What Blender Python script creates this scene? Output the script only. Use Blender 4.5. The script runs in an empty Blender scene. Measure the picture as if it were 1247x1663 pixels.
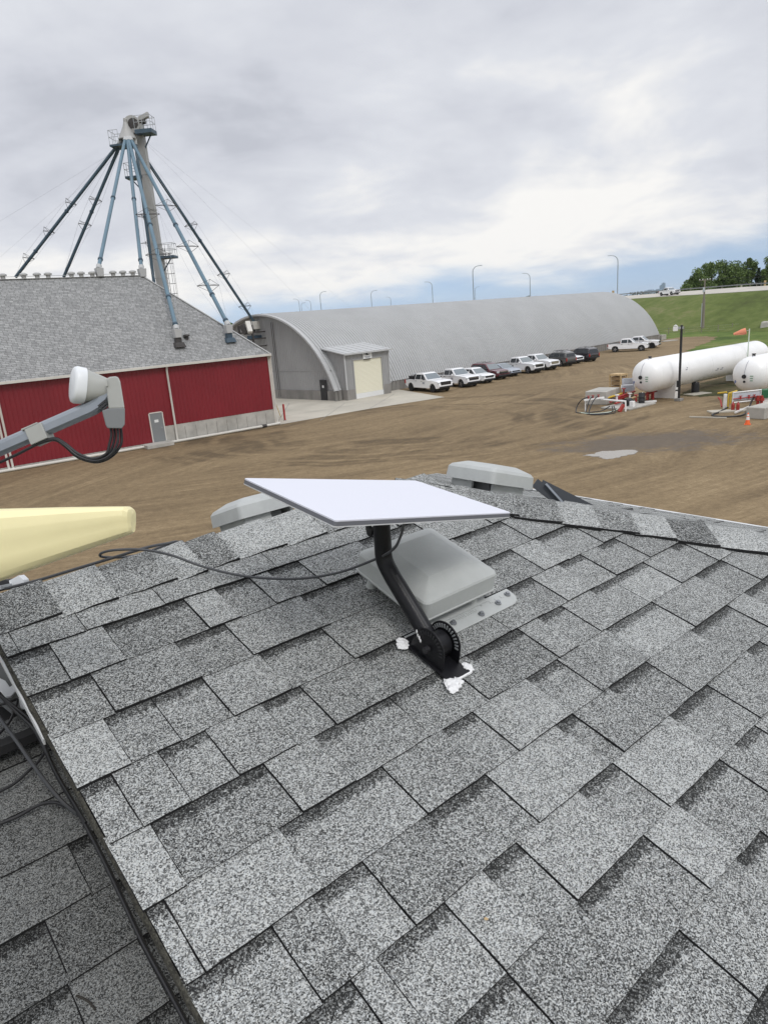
import bpy, bmesh, math, random
from mathutils import Vector, Matrix, Euler, noise as mnoise
R_ = math.radians
random.seed(7)
sc = bpy.context.scene
COL = sc.collection

# ------------------------------------------------------------------ camera
F_PX, PITCH, ROLL, CAMZ = 1128.317, 0.274894, 0.0780869, 8.0      # photo is 1247 x 1663
cam_d = bpy.data.cameras.new("camera")
cam = bpy.data.objects.new("camera", cam_d); COL.objects.link(cam)
_fw = Vector((0, math.cos(PITCH), -math.sin(PITCH)))
_r0 = Vector((1, 0, 0)); _u0 = Vector((0, math.sin(PITCH), math.cos(PITCH)))
_R = _r0 * math.cos(ROLL) - _u0 * math.sin(ROLL)
_U = _u0 * math.cos(ROLL) + _r0 * math.sin(ROLL)
CAM = Vector((0, 0, CAMZ))
cam.matrix_world = Matrix(((_R.x, _U.x, -_fw.x, 0), (_R.y, _U.y, -_fw.y, 0), (_R.z, _U.z, -_fw.z, CAMZ), (0, 0, 0, 1)))
cam_d.sensor_fit = 'VERTICAL'; cam_d.sensor_height = 36.0
cam_d.lens = F_PX / 1663.0 * 36.0
cam_d.clip_start = 0.05; cam_d.clip_end = 30000
sc.camera = cam

# ------------------------------------------------------------------ world, sun, exposure
SUN_EL, SUN_AZ = 48.0, 152.0      # compass azimuth, clockwise from +Y
w = bpy.data.worlds.new("World"); sc.world = w; w.use_nodes = True
nt = w.node_tree; nt.nodes.clear()
def wn(t, **k):
    n = nt.nodes.new(t)
    for a, b in k.items(): setattr(n, a, b)
    return n
def wl(a, b): nt.links.new(a, b)
def wmath(op, a, b=None, clamp=False):
    n = wn('ShaderNodeMath', operation=op); n.use_clamp = clamp
    for i, v in enumerate((a, b)):
        if v is None: continue
        if isinstance(v, (int, float)): n.inputs[i].default_value = v
        else: wl(v, n.inputs[i])
    return n.outputs[0]
def wrange(v, a, b, c=0.0, d=1.0, mode='SMOOTHSTEP'):
    n = wn('ShaderNodeMapRange', interpolation_type=mode)
    wl(v, n.inputs[0])
    for i, x in enumerate((a, b, c, d)): n.inputs[i + 1].default_value = x
    return n.outputs[0]
out = wn('ShaderNodeOutputWorld')
sky = wn('ShaderNodeTexSky', sky_type='NISHITA', sun_disc=False)
sky.sun_elevation = R_(SUN_EL); sky.sun_rotation = R_(SUN_AZ); sky.air_density = 1.0; sky.dust_density = 1.2; sky.ozone_density = 1.6
tc = wn('ShaderNodeTexCoord')
lift = wn('ShaderNodeVectorMath', operation='ADD'); wl(tc.outputs['Generated'], lift.inputs[0]); lift.inputs[1].default_value = (0, 0, 0.16)
nrmz = wn('ShaderNodeVectorMath', operation='NORMALIZE'); wl(lift.outputs[0], nrmz.inputs[0]); wl(nrmz.outputs[0], sky.inputs[0])
sep = wn('ShaderNodeSeparateXYZ'); wl(tc.outputs['Generated'], sep.inputs[0])
el = wmath('MAXIMUM', sep.outputs[2], 0.0)
den = wmath('ADD', el, 0.26)
cmb = wn('ShaderNodeCombineXYZ')
wl(wmath('DIVIDE', sep.outputs[0], den), cmb.inputs[0]); wl(wmath('DIVIDE', sep.outputs[1], den), cmb.inputs[1])
def wnoise(scale, detail, rough, off, dist=0.0):
    m = wn('ShaderNodeMapping'); wl(cmb.outputs[0], m.inputs[0]); m.inputs['Location'].default_value = off
    n = wn('ShaderNodeTexNoise'); wl(m.outputs[0], n.inputs['Vector'])
    n.inputs['Scale'].default_value = scale; n.inputs['Detail'].default_value = detail
    n.inputs['Roughness'].default_value = rough; n.inputs['Distortion'].default_value = dist
    return n.outputs['Fac']
n1 = wnoise(0.95, 6, 0.52, (3.1, 1.7, 0.0), 0.5)
n2 = wnoise(2.6, 9, 0.56, (7.3, 2.2, 4.0), 0.25)
n3 = wnoise(0.9, 4, 0.5, (4.3, 9.2, 2.0))
# cloud cover: solid overhead, broken near the horizon
cov0 = wmath('ADD', wrange(sep.outputs[2], 0.0, 0.095, -0.46, 0.50, 'LINEAR'), wmath('ADD', wmath('MULTIPLY', n3, 0.9), wmath('MULTIPLY', wmath('SUBTRACT', n2, 0.5), 0.55)))
cov0 = wmath('ADD', cov0, wrange(sep.outputs[0], -0.15, 0.40, 0.24, -0.12))
cover = wrange(cov0, 0.20, 0.60, 0.20, 1.0)
# tone of the cloud deck
t = wmath('ADD', wmath('MULTIPLY', n1, 0.92), wmath('MULTIPLY', n2, 0.60))
t = wmath('ADD', t, wrange(sep.outputs[2], 0.05, 0.30, 0.10, 0.0))
ramp = wn('ShaderNodeValToRGB'); wl(t, ramp.inputs[0])
cr = ramp.color_ramp; cr.elements[0].position = 0.54; cr.elements[0].color = (0.51, 0.53, 0.59, 1)
cr.elements[1].position = 0.94; cr.elements[1].color = (0.90, 0.89, 0.87, 1)
e = cr.elements.new(0.64); e.color = (0.60, 0.62, 0.68, 1)
e = cr.elements.new(0.78); e.color = (0.69, 0.71, 0.76, 1)
bg_s = wn('ShaderNodeBackground'); wl(sky.outputs[0], bg_s.inputs[0]); bg_s.inputs[1].default_value = 0.135
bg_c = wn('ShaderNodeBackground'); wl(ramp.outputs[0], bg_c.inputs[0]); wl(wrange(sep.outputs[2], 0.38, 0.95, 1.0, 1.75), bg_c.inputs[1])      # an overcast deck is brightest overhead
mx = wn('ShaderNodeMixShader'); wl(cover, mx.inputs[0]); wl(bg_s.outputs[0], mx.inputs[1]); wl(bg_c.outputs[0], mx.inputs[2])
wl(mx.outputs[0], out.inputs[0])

sd = bpy.data.lights.new("sun", 'SUN'); sd.energy = 1.15; sd.angle = R_(18); sd.color = (1.0, 0.975, 0.94)
sun = bpy.data.objects.new("sun", sd); COL.objects.link(sun)
sv = Vector((math.sin(R_(SUN_AZ)) * math.cos(R_(SUN_EL)), math.cos(R_(SUN_AZ)) * math.cos(R_(SUN_EL)), math.sin(R_(SUN_EL))))
sun.rotation_euler = sv.to_track_quat('Z', 'Y').to_euler(); sun.location = (0, -20, 60)
vs = sc.view_settings
vs.view_transform = 'Standard'; vs.look = 'None'; vs.exposure = 0.10; vs.gamma = 1.0; vs.use_curve_mapping = False

# ------------------------------------------------------------------ camera geometry used as a survey of the place
def ray(px, py): return _fw + _R * ((px - 623.5) / F_PX) + _U * ((831.5 - py) / F_PX)
def G(px, py, z=0.0):
    d = ray(px, py); return CAM + d * ((z - CAMZ) / d.z)
def At(px, py, depth): return CAM + ray(px, py) * depth
def onplane(px, py, P, n):
    d = ray(px, py); return CAM + d * ((P - CAM).dot(n) / d.dot(n))
def azv(a): return Vector((math.sin(R_(a)), math.cos(R_(a)), 0))

# ------------------------------------------------------------------ materials
def mat(name, col, rough=0.6, metal=0.0, var=0.0, vscale=8.0, bump=0.0, bscale=40.0, col2=None, stretch=None, spec=0.5, coat=0.0):
    m = bpy.data.materials.new(name); m.use_nodes = True
    N = m.node_tree.nodes; L = m.node_tree.links; b = N['Principled BSDF']
    b.inputs['Roughness'].default_value = rough; b.inputs['Metallic'].default_value = metal
    b.inputs['Specular IOR Level'].default_value = spec
    if coat: b.inputs['Coat Weight'].default_value = coat
    b.inputs['Base Color'].default_value = (*col, 1)
    if var or bump or col2:
        t = N.new('ShaderNodeTexCoord'); mp = N.new('ShaderNodeMapping'); L.new(t.outputs['Object'], mp.inputs[0])
        if stretch: mp.inputs['Scale'].default_value = stretch
        if var or col2:
            n = N.new('ShaderNodeTexNoise'); L.new(mp.outputs[0], n.inputs['Vector'])
            n.inputs['Scale'].default_value = vscale; n.inputs['Detail'].default_value = 7; n.inputs['Roughness'].default_value = 0.62
            r = N.new('ShaderNodeValToRGB'); L.new(n.outputs['Fac'], r.inputs[0])
            c2 = col2 if col2 else tuple(min(1, c * (1 + var)) for c in col)
            c1 = tuple(c * (1 - var) for c in col)
            r.color_ramp.elements[0].position = 0.32; r.color_ramp.elements[0].color = (*c1, 1)
            r.color_ramp.elements[1].position = 0.68; r.color_ramp.elements[1].color = (*c2, 1)
            L.new(r.outputs[0], b.inputs['Base Color'])
        if bump:
            n2 = N.new('ShaderNodeTexNoise'); L.new(mp.outputs[0], n2.inputs['Vector'])
            n2.inputs['Scale'].default_value = bscale; n2.inputs['Detail'].default_value = 4
            bp = N.new('ShaderNodeBump'); bp.inputs['Strength'].default_value = bump; bp.inputs['Distance'].default_value = 0.02
            L.new(n2.outputs['Fac'], bp.inputs['Height']); L.new(bp.outputs[0], b.inputs['Normal'])
    return m

M = {}
M['white_paint'] = mat('white_paint', (0.80, 0.80, 0.79), 0.35, var=0.04, vscale=1.2, coat=0.3)
M['tank_white'] = mat('tank_white', (0.84, 0.84, 0.83), 0.38, var=0.05, vscale=0.5, coat=0.2)
M['car_white'] = mat('car_white', (0.82, 0.82, 0.83), 0.25, coat=0.8)
M['car_maroon'] = mat('car_maroon', (0.10, 0.012, 0.022), 0.25, coat=0.8)
M['car_silver'] = mat('car_silver', (0.36, 0.40, 0.46), 0.3, metal=0.5, coat=0.8)
M['car_grey'] = mat('car_grey', (0.10, 0.098, 0.095), 0.3, metal=0.3, coat=0.8)
M['car_black'] = mat('car_black', (0.018, 0.014, 0.02), 0.2, coat=1.0)
M['glass'] = mat('car_glass', (0.02, 0.025, 0.03), 0.08, spec=0.8)
M['windshield'] = mat('windshield_glass', (0.14, 0.17, 0.19), 0.06, spec=0.9)
M['tyre'] = mat('tyre_rubber', (0.018, 0.018, 0.019), 0.85)
M['rim'] = mat('rim_alloy', (0.35, 0.35, 0.36), 0.35, metal=0.8)
M['rim_black'] = mat('rim_black', (0.03, 0.03, 0.032), 0.35, metal=0.5)
M['black_plastic'] = mat('black_plastic', (0.022, 0.022, 0.025), 0.5)
M['black_steel'] = mat('black_powder_coat', (0.009, 0.009, 0.011), 0.36, bump=0.08, bscale=220, spec=0.3)
M['black_cable'] = mat('black_cable_jacket', (0.016, 0.016, 0.018), 0.42)
M['grey_cable'] = mat('grey_cable_jacket', (0.055, 0.057, 0.062), 0.5)
M['lamp_glass'] = mat('headlight_glass', (0.55, 0.58, 0.6), 0.12)
M['tail_red'] = mat('tail_light_red', (0.35, 0.015, 0.015), 0.2)
M['chrome'] = mat('chrome_trim', (0.6, 0.6, 0.62), 0.2, metal=0.9)
M['dish_white'] = mat('dish_white', (0.68, 0.69, 0.76), 0.45)
M['dish_rim'] = mat('dish_rim_grey', (0.15, 0.155, 0.175), 0.5)
M['dish_back'] = mat('dish_back_white', (0.72, 0.73, 0.74), 0.4)
M['vent_grey'] = mat('vent_plastic', (0.425, 0.44, 0.43), 0.5, var=0.06, vscale=14, bump=0.03, bscale=300)
M['lnb_grey'] = mat('lnb_plastic', (0.36, 0.365, 0.345), 0.5, var=0.04, vscale=30)
M['lnb_dark'] = mat('lnb_boot_plastic', (0.18, 0.187, 0.19), 0.5)
M['lnb_white'] = mat('feed_cap_white', (0.72, 0.74, 0.76), 0.35)
M['arm_steel'] = mat('galvanized_arm', (0.27, 0.295, 0.33), 0.42, metal=0.35, var=0.06, vscale=25)
M['reflector'] = mat('reflector_grey', (0.33, 0.34, 0.35), 0.5)
M['cream'] = mat('antenna_cream', (0.86, 0.78, 0.45), 0.42, var=0.03, vscale=10)
M['sealant'] = mat('white_sealant', (0.86, 0.86, 0.86), 0.45, bump=0.5, bscale=110)
M['galv'] = mat('galvanised_steel', (0.40, 0.42, 0.43), 0.45, metal=0.4, var=0.10, vscale=3)
M['screw'] = mat('screw_zinc', (0.30, 0.31, 0.33), 0.35, metal=0.7)
M['moss'] = mat('mossy_edge', (0.030, 0.028, 0.022), 0.95, col2=(0.105, 0.10, 0.078), var=0.6, vscale=160, bump=0.8, bscale=200)
M['drip'] = mat('white_drip_edge', (0.66, 0.67, 0.68), 0.4)
M['asphalt_edge'] = mat('shingle_cut_edge', (0.011, 0.011, 0.012), 0.9)
M['siding'] = mat('beige_siding', (0.42, 0.38, 0.31), 0.7, var=0.05, vscale=2)
M['concrete'] = mat('concrete', (0.40, 0.385, 0.35), 0.85, var=0.22, vscale=0.9, bump=0.15, bscale=30)
M['concrete_dark'] = mat('weathered_concrete', (0.235, 0.225, 0.21), 0.88, var=0.30, vscale=0.7, bump=0.15, bscale=30, stretch=(1, 1, 0.35))
M['apron'] = mat('apron_concrete', (0.44, 0.41, 0.345), 0.85, var=0.16, vscale=0.22, bump=0.1, bscale=12)
M['barn_red'] = mat('barn_red_steel', (0.195, 0.012, 0.020), 0.42, var=0.10, vscale=0.35)
M['barn_white'] = mat('white_trim', (0.62, 0.60, 0.55), 0.5, var=0.08, vscale=1)
M['door_grey'] = mat('grey_door', (0.20, 0.21, 0.215), 0.45)
M['sheet'] = mat('galvalume_sheet', (0.46, 0.465, 0.465), 0.62, metal=0.0, var=0.05, vscale=0.25, spec=0.3)
M['sheet_wall'] = mat('weathered_sheet_wall', (0.335, 0.335, 0.335), 0.55, metal=0.15, var=0.10, vscale=0.3, stretch=(1, 1, 0.3))
M['roll_cream'] = mat('roll_door_cream', (0.76, 0.735, 0.60), 0.5)
M['tower_beige'] = mat('elevator_leg_steel', (0.37, 0.365, 0.355), 0.55, metal=0.1, var=0.18, vscale=0.9, stretch=(1, 1, 0.25))
M['spout_blue'] = mat('spout_blue_paint', (0.115, 0.19, 0.245), 0.42, var=0.12, vscale=0.7)
M['steel_blue'] = mat('platform_blue_paint', (0.048, 0.080, 0.112), 0.5, var=0.12, vscale=1.5)
M['spout_shaded'] = mat('spout_shaded_blue', (0.058, 0.098, 0.132), 0.45, var=0.12, vscale=0.7)  # darker copy of the spout blue: shade on these spouts put into the colour
M['dark_rust'] = mat('dark_steel', (0.055, 0.05, 0.048), 0.7, var=0.3, vscale=1.5)
M['wire'] = mat('guy_wire', (0.30, 0.31, 0.33), 0.5, metal=0.4)
M['wood'] = mat('raw_wood', (0.50, 0.36, 0.19), 0.75, var=0.25, vscale=4, stretch=(1, 1, 5))
M['wood_dark'] = mat('crate_board', (0.33, 0.22, 0.115), 0.8, var=0.25, vscale=4, stretch=(1, 1, 5))
M['pole_wood'] = mat('pole_wood', (0.23, 0.20, 0.17), 0.85, var=0.2, vscale=3, stretch=(1, 1, 0.1))
M['red_paint'] = mat('red_paint', (0.34, 0.035, 0.028), 0.45)
M['bollard_red'] = mat('bollard_red', (0.36, 0.03, 0.03), 0.5)
M['yellow_paint'] = mat('yellow_paint', (0.62, 0.42, 0.04), 0.5)
M['orange'] = mat('cone_orange', (0.78, 0.13, 0.025), 0.5)
M['sock_orange'] = mat('sock_orange', (0.74, 0.27, 0.16), 0.8)
M['pale_green'] = mat('pale_pole', (0.60, 0.68, 0.58), 0.5)
M['lamp_pole'] = mat('street_lamp_steel', (0.30, 0.33, 0.37), 0.5, metal=0.3)
M['green_paint'] = mat('green_paint', (0.02, 0.12, 0.05), 0.5)
M['sign_white'] = mat('sign_white', (0.72, 0.73, 0.72), 0.45)
M['sign_black'] = mat('sign_black', (0.02, 0.02, 0.022), 0.5)
M['sign_grey'] = mat('sign_grey_print', (0.33, 0.34, 0.38), 0.5)
M['ink_green'] = mat('ink_green', (0.18, 0.33, 0.22), 0.6)
M['ink_blue'] = mat('ink_blue', (0.16, 0.20, 0.36), 0.6)
M['board_grey'] = mat('notice_board', (0.50, 0.53, 0.57), 0.45, var=0.05, vscale=6)
M['vent_cap'] = mat('ridge_vent_cap', (0.42, 0.42, 0.41), 0.5, metal=0.2)
M['bark'] = mat('bark', (0.14, 0.12, 0.10), 0.9)
M['tower_haze_blue'] = mat('skyline_tower', (0.20, 0.28, 0.36), 0.5)  # distance haze put into the towers' base colour
M['curb_gravel'] = mat('road_asphalt', (0.47, 0.44, 0.39), 0.9, var=0.1, vscale=0.3)
M['brace'] = mat('brace_steel', (0.035, 0.040, 0.048), 0.5)
M['twig'] = mat('dry_twig', (0.03, 0.027, 0.022), 0.9)
M['leaf_tan'] = mat('dry_leaf', (0.46, 0.33, 0.18), 0.8)

def leaf_mat(name, c1, c2):
    m = bpy.data.materials.new(name); m.use_nodes = True
    N = m.node_tree.nodes; L = m.node_tree.links; b = N['Principled BSDF']
    g = N.new('ShaderNodeNewGeometry'); r = N.new('ShaderNodeValToRGB')
    L.new(g.outputs['Random Per Island'], r.inputs[0])
    r.color_ramp.elements[0].color = (*c1, 1); r.color_ramp.elements[1].color = (*c2, 1)
    L.new(r.outputs[0], b.inputs['Base Color']); b.inputs['Roughness'].default_value = 0.7
    b.inputs['Specular IOR Level'].default_value = 0.2
    return m
M['leaf'] = leaf_mat('poplar_leaves', (0.050, 0.085, 0.026), (0.19, 0.26, 0.085))
M['leaf_dark'] = leaf_mat('spruce_needles', (0.010, 0.020, 0.012), (0.035, 0.055, 0.03))
M['leaf_far'] = leaf_mat('far_leaves', (0.030, 0.048, 0.030), (0.07, 0.095, 0.055))

def shingle_mat(name, gscale=300.0, shade=1.0):
    """granule-coated laminate: uv 'pos' is metres on the slope, uv 'tone' = (tile tone, printed dark band)"""
    m = bpy.data.materials.new(name); m.use_nodes = True
    N = m.node_tree.nodes; L = m.node_tree.links; b = N['Principled BSDF']
    b.inputs['Roughness'].default_value = 0.9; b.inputs['Specular IOR Level'].default_value = 0.25
    def A(n):
        u = N.new('ShaderNodeUVMap'); u.uv_map = n; return u.outputs[0]
    def mth(op, a, c=None, clamp=False):
        n = N.new('ShaderNodeMath'); n.operation = op; n.use_clamp = clamp
        for i, v in enumerate((a, c)):
            if v is None: continue
            if isinstance(v, (int, float)): n.inputs[i].default_value = v
            else: L.new(v, n.inputs[i])
        return n.outputs[0]
    pos = A('pos'); st = N.new('ShaderNodeSeparateXYZ'); L.new(A('tone'), st.inputs[0])
    v = N.new('ShaderNodeTexVoronoi'); v.feature = 'F1'; v.inputs['Scale'].default_value = gscale
    L.new(pos, v.inputs['Vector'])
    sc_ = N.new('ShaderNodeSeparateColor'); L.new(v.outputs['Color'], sc_.inputs[0])
    def noise(s, d=3):
        n = N.new('ShaderNodeTexNoise'); n.inputs['Scale'].default_value = s; n.inputs['Detail'].default_value = d
        L.new(pos, n.inputs['Vector']); return n.outputs['Fac']
    nm = noise(170, 3); nl = noise(26, 4); nb = noise(120, 2); nx = noise(3.2, 2)
    val = mth('ADD', mth('MULTIPLY', sc_.outputs[0], 0.80), mth('MULTIPLY', nm, 0.44))
    val = mth('ADD', val, mth('MULTIPLY', mth('SUBTRACT', nl, 0.5), 0.26))
    val = mth('ADD', val, mth('MULTIPLY', mth('SUBTRACT', nx, 0.5), 0.14))
    val = mth('ADD', val, mth('MULTIPLY', mth('SUBTRACT', st.outputs[0], 0.5), 0.74))
    # printed dark band with a ragged lower edge
    edge = mth('ADD', st.outputs[1], mth('MULTIPLY', mth('SUBTRACT', nb, 0.5), 0.9))
    bm = N.new('ShaderNodeMapRange'); bm.interpolation_type = 'SMOOTHSTEP'; L.new(edge, bm.inputs[0])
    bm.inputs[1].default_value = 0.42; bm.inputs[2].default_value = 0.66
    val = mth('SUBTRACT', val, mth('MULTIPLY', bm.outputs[0], 0.34))
    r = N.new('ShaderNodeValToRGB'); L.new(val, r.inputs[0]); c = r.color_ramp
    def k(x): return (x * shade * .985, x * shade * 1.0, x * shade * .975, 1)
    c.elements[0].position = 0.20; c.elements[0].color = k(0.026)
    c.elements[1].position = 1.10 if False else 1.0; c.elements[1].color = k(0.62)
    for p_, x_ in ((0.40, 0.10), (0.58, 0.235), (0.74, 0.39)):
        q = c.elements.new(p_); q.color = k(x_)
    # a few granules lean blue or brown
    tint = N.new('ShaderNodeMix'); tint.data_type = 'RGBA'; tint.blend_type = 'MULTIPLY'; tint.inputs[0].default_value = 0.55
    tr = N.new('ShaderNodeValToRGB'); L.new(sc_.outputs[1], tr.inputs[0])
    tr.color_ramp.elements[0].color = (0.90, 0.95, 1.0, 1); tr.color_ramp.elements[1].color = (1.0, 0.98, 0.93, 1)
    L.new(r.outputs[0], tint.inputs[6]); L.new(tr.outputs[0], tint.inputs[7])
    L.new(tint.outputs[2], b.inputs['Base Color'])
    bp = N.new('ShaderNodeBump'); bp.inputs['Strength'].default_value = 0.55; bp.inputs['Distance'].default_value = 0.0015
    L.new(v.outputs['Distance'], bp.inputs['Height']); bp.invert = True
    L.new(bp.outputs[0], b.inputs['Normal'])
    return m
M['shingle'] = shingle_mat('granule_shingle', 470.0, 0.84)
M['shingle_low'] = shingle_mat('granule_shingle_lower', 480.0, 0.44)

def barn_shingle_mat():
    m = bpy.data.materials.new('barn_roof_shingle'); m.use_nodes = True
    N = m.node_tree.nodes; L = m.node_tree.links; b = N['Principled BSDF']; b.inputs['Roughness'].default_value = 0.9
    u = N.new('ShaderNodeUVMap'); u.uv_map = 'pos'
    br = N.new('ShaderNodeTexBrick'); L.new(u.outputs[0], br.inputs[0])
    br.inputs['Color1'].default_value = (0.325, 0.327, 0.322, 1); br.inputs['Color2'].default_value = (0.215, 0.218, 0.217, 1)
    br.inputs['Mortar'].default_value = (0.07, 0.07, 0.07, 1); br.inputs['Scale'].default_value = 1.0
    br.inputs['Mortar Size'].default_value = 0.012; br.inputs['Brick Width'].default_value = 0.42; br.inputs['Row Height'].default_value = 0.16
    br.inputs['Bias'].default_value = -0.15; br.offset = 0.37; br.offset_frequency = 3; br.squash = 0.7; br.squash_frequency = 2
    n = N.new('ShaderNodeTexNoise'); L.new(u.outputs[0], n.inputs['Vector']); n.inputs['Scale'].default_value = 3.0; n.inputs['Detail'].default_value = 8
    mp = N.new('ShaderNodeMapRange'); L.new(n.outputs['Fac'], mp.inputs[0]); mp.inputs[1].default_value = 0.3; mp.inputs[2].default_value = 0.7
    mp.inputs[3].default_value = 0.84; mp.inputs[4].default_value = 1.16
    mu = N.new('ShaderNodeVectorMath'); mu.operation = 'SCALE'; L.new(br.outputs[0], mu.inputs[0]); L.new(mp.outputs[0], mu.inputs['Scale'])
    L.new(mu.outputs[0], b.inputs['Base Color'])
    return m
M['barn_shingle'] = barn_shingle_mat()

def ground_mat():
    """packed dirt yard with swept tyre tracks, damp stain and gravel"""
    m = bpy.data.materials.new('packed_dirt'); m.use_nodes = True
    N = m.node_tree.nodes; L = m.node_tree.links; b = N['Principled BSDF']
    t = N.new('ShaderNodeTexCoord')
    def mth(op, a, c=None, d=None):
        n = N.new('ShaderNodeMath'); n.operation = op
        for i, v in enumerate((a, c, d)):
            if v is None: continue
            if isinstance(v, (int, float)): n.inputs[i].default_value = v
            else: L.new(v, n.inputs[i])
        return n.outputs[0]
    def noise(vec, s, d=6, r=0.6, dist=0.0):
        n = N.new('ShaderNodeTexNoise'); n.inputs['Scale'].default_value = s; n.inputs['Detail'].default_value = d
        n.inputs['Roughness'].default_value = r; n.inputs['Distortion'].default_value = dist; L.new(vec, n.inputs['Vector']); return n.outputs['Fac']
    def mapr(v, a, c, e=0.0, f=1.0):
        n = N.new('ShaderNodeMapRange'); n.interpolation_type = 'SMOOTHSTEP'; L.new(v, n.inputs[0])
        for i, q in enumerate((a, c, e, f)): n.inputs[i + 1].default_value = q
        return n.outputs[0]
    # tracks are long arcs about a turning centre beyond the barn corner
    s = N.new('ShaderNodeSeparateXYZ'); L.new(t.outputs['Object'], s.inputs[0])
    def arcs(cx, cy, rs, as_):
        dx = mth('SUBTRACT', s.outputs[0], cx); dy = mth('SUBTRACT', s.outputs[1], cy)
        rad = mth('SQRT', mth('ADD', mth('MULTIPLY', dx, dx), mth('MULTIPLY', dy, dy)))
        ang = mth('ARCTAN2', dy, dx)
        c = N.new('ShaderNodeCombineXYZ'); L.new(mth('MULTIPLY', rad, rs), c.inputs[0]); L.new(mth('MULTIPLY', ang, as_), c.inputs[1])
        return c.outputs[0]
    a1 = arcs(-25, 92, 1.0, 5.0); a2 = arcs(38, 20, 1.0, 4.0)
    k1 = noise(a1, 0.9, 12, 0.80, 0.3); k2 = noise(a2, 0.75, 12, 0.80, 0.3); big = noise(t.outputs['Object'], 0.06, 4, 0.5)
    fine = noise(t.outputs['Object'], 2.4, 12, 0.85); gr = noise(t.outputs['Object'], 9, 6, 0.9)
    sel = mapr(big, 0.42, 0.58)
    tr = mth('ADD', mth('MULTIPLY', k1, mth('SUBTRACT', 1.0, sel)), mth('MULTIPLY', k2, sel))
    val = mth('ADD', mth('MULTIPLY', tr, 0.42), mth('MULTIPLY', fine, 0.36)); val = mth('ADD', val, mth('MULTIPLY', gr, 0.22)); val = mth('ADD', val, mth('MULTIPLY', mth('SUBTRACT', noise(t.outputs['Object'], 0.045, 3), 0.5), 0.20))
    ex = mth('DIVIDE', mth('SUBTRACT', s.outputs[0], 1.5), 1.25); ey = mth('SUBTRACT', s.outputs[1], 53.0)
    er = mth('ADD', mth('SQRT', mth('ADD', mth('MULTIPLY', ex, ex), mth('MULTIPLY', ey, ey))), mth('MULTIPLY', mth('SUBTRACT', noise(t.outputs['Object'], 0.10, 2), 0.5), 5.0))
    brk = mapr(noise(t.outputs['Object'], 0.17, 3), 0.40, 0.60)
    for rr_, ww_ in ((7.6, .30), (8.35, .24), (9.5, .30), (10.3, .28), (11.6, .22), (12.3, .32), (13.6, .26), (14.4, .24)):
        band = mapr(mth('ABSOLUTE', mth('SUBTRACT', er, rr_)), ww_ * 2.0, ww_ * .4)
        val = mth('SUBTRACT', val, mth('MULTIPLY', mth('MULTIPLY', band, brk), 0.085))
    r = N.new('ShaderNodeValToRGB'); L.new(val, r.inputs[0]); c = r.color_ramp
    c.elements[0].position = 0.40; c.elements[0].color = (0.112, 0.081, 0.047, 1)
    c.elements[1].position = 0.62; c.elements[1].color = (0.375, 0.290, 0.175, 1)
    q = c.elements.new(0.47); q.color = (0.176, 0.127, 0.072, 1); q = c.elements.new(0.54); q.color = (0.250, 0.184, 0.105, 1)
    # damp, churned clay around the puddles (its own ragged shape)
    dx = mth('DIVIDE', mth('SUBTRACT', s.outputs[0], 15.2), 6.2); dy = mth('DIVIDE', mth('SUBTRACT', s.outputs[1], 38.6), 3.1)
    dd = mth('SQRT', mth('ADD', mth('MULTIPLY', dx, dx), mth('MULTIPLY', dy, dy)))
    dd = mth('ADD', dd, mth('MULTIPLY', mth('SUBTRACT', noise(t.outputs['Object'], 0.55, 8, 0.72), 0.5), 2.6))
    wet = mapr(dd, 1.05, 0.55)
    dmix = N.new('ShaderNodeMix'); dmix.data_type = 'RGBA'; L.new(mth('MULTIPLY', wet, 0.75), dmix.inputs[0])
    L.new(r.outputs[0], dmix.inputs[6]); dmix.inputs[7].default_value = (0.088, 0.069, 0.052, 1)
    L.new(dmix.outputs[2], b.inputs['Base Color'])
    L.new(mth('SUBTRACT', 0.95, mth('MULTIPLY', wet, 0.35)), b.inputs['Roughness'])
    bp = N.new('ShaderNodeBump'); bp.inputs['Strength'].default_value = 0.5; bp.inputs['Distance'].default_value = 0.10
    L.new(val, bp.inputs['Height']); L.new(bp.outputs[0], b.inputs['Normal'])
    b.inputs['Specular IOR Level'].default_value = 0.25
    return m
M['dirt'] = ground_mat()

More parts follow.
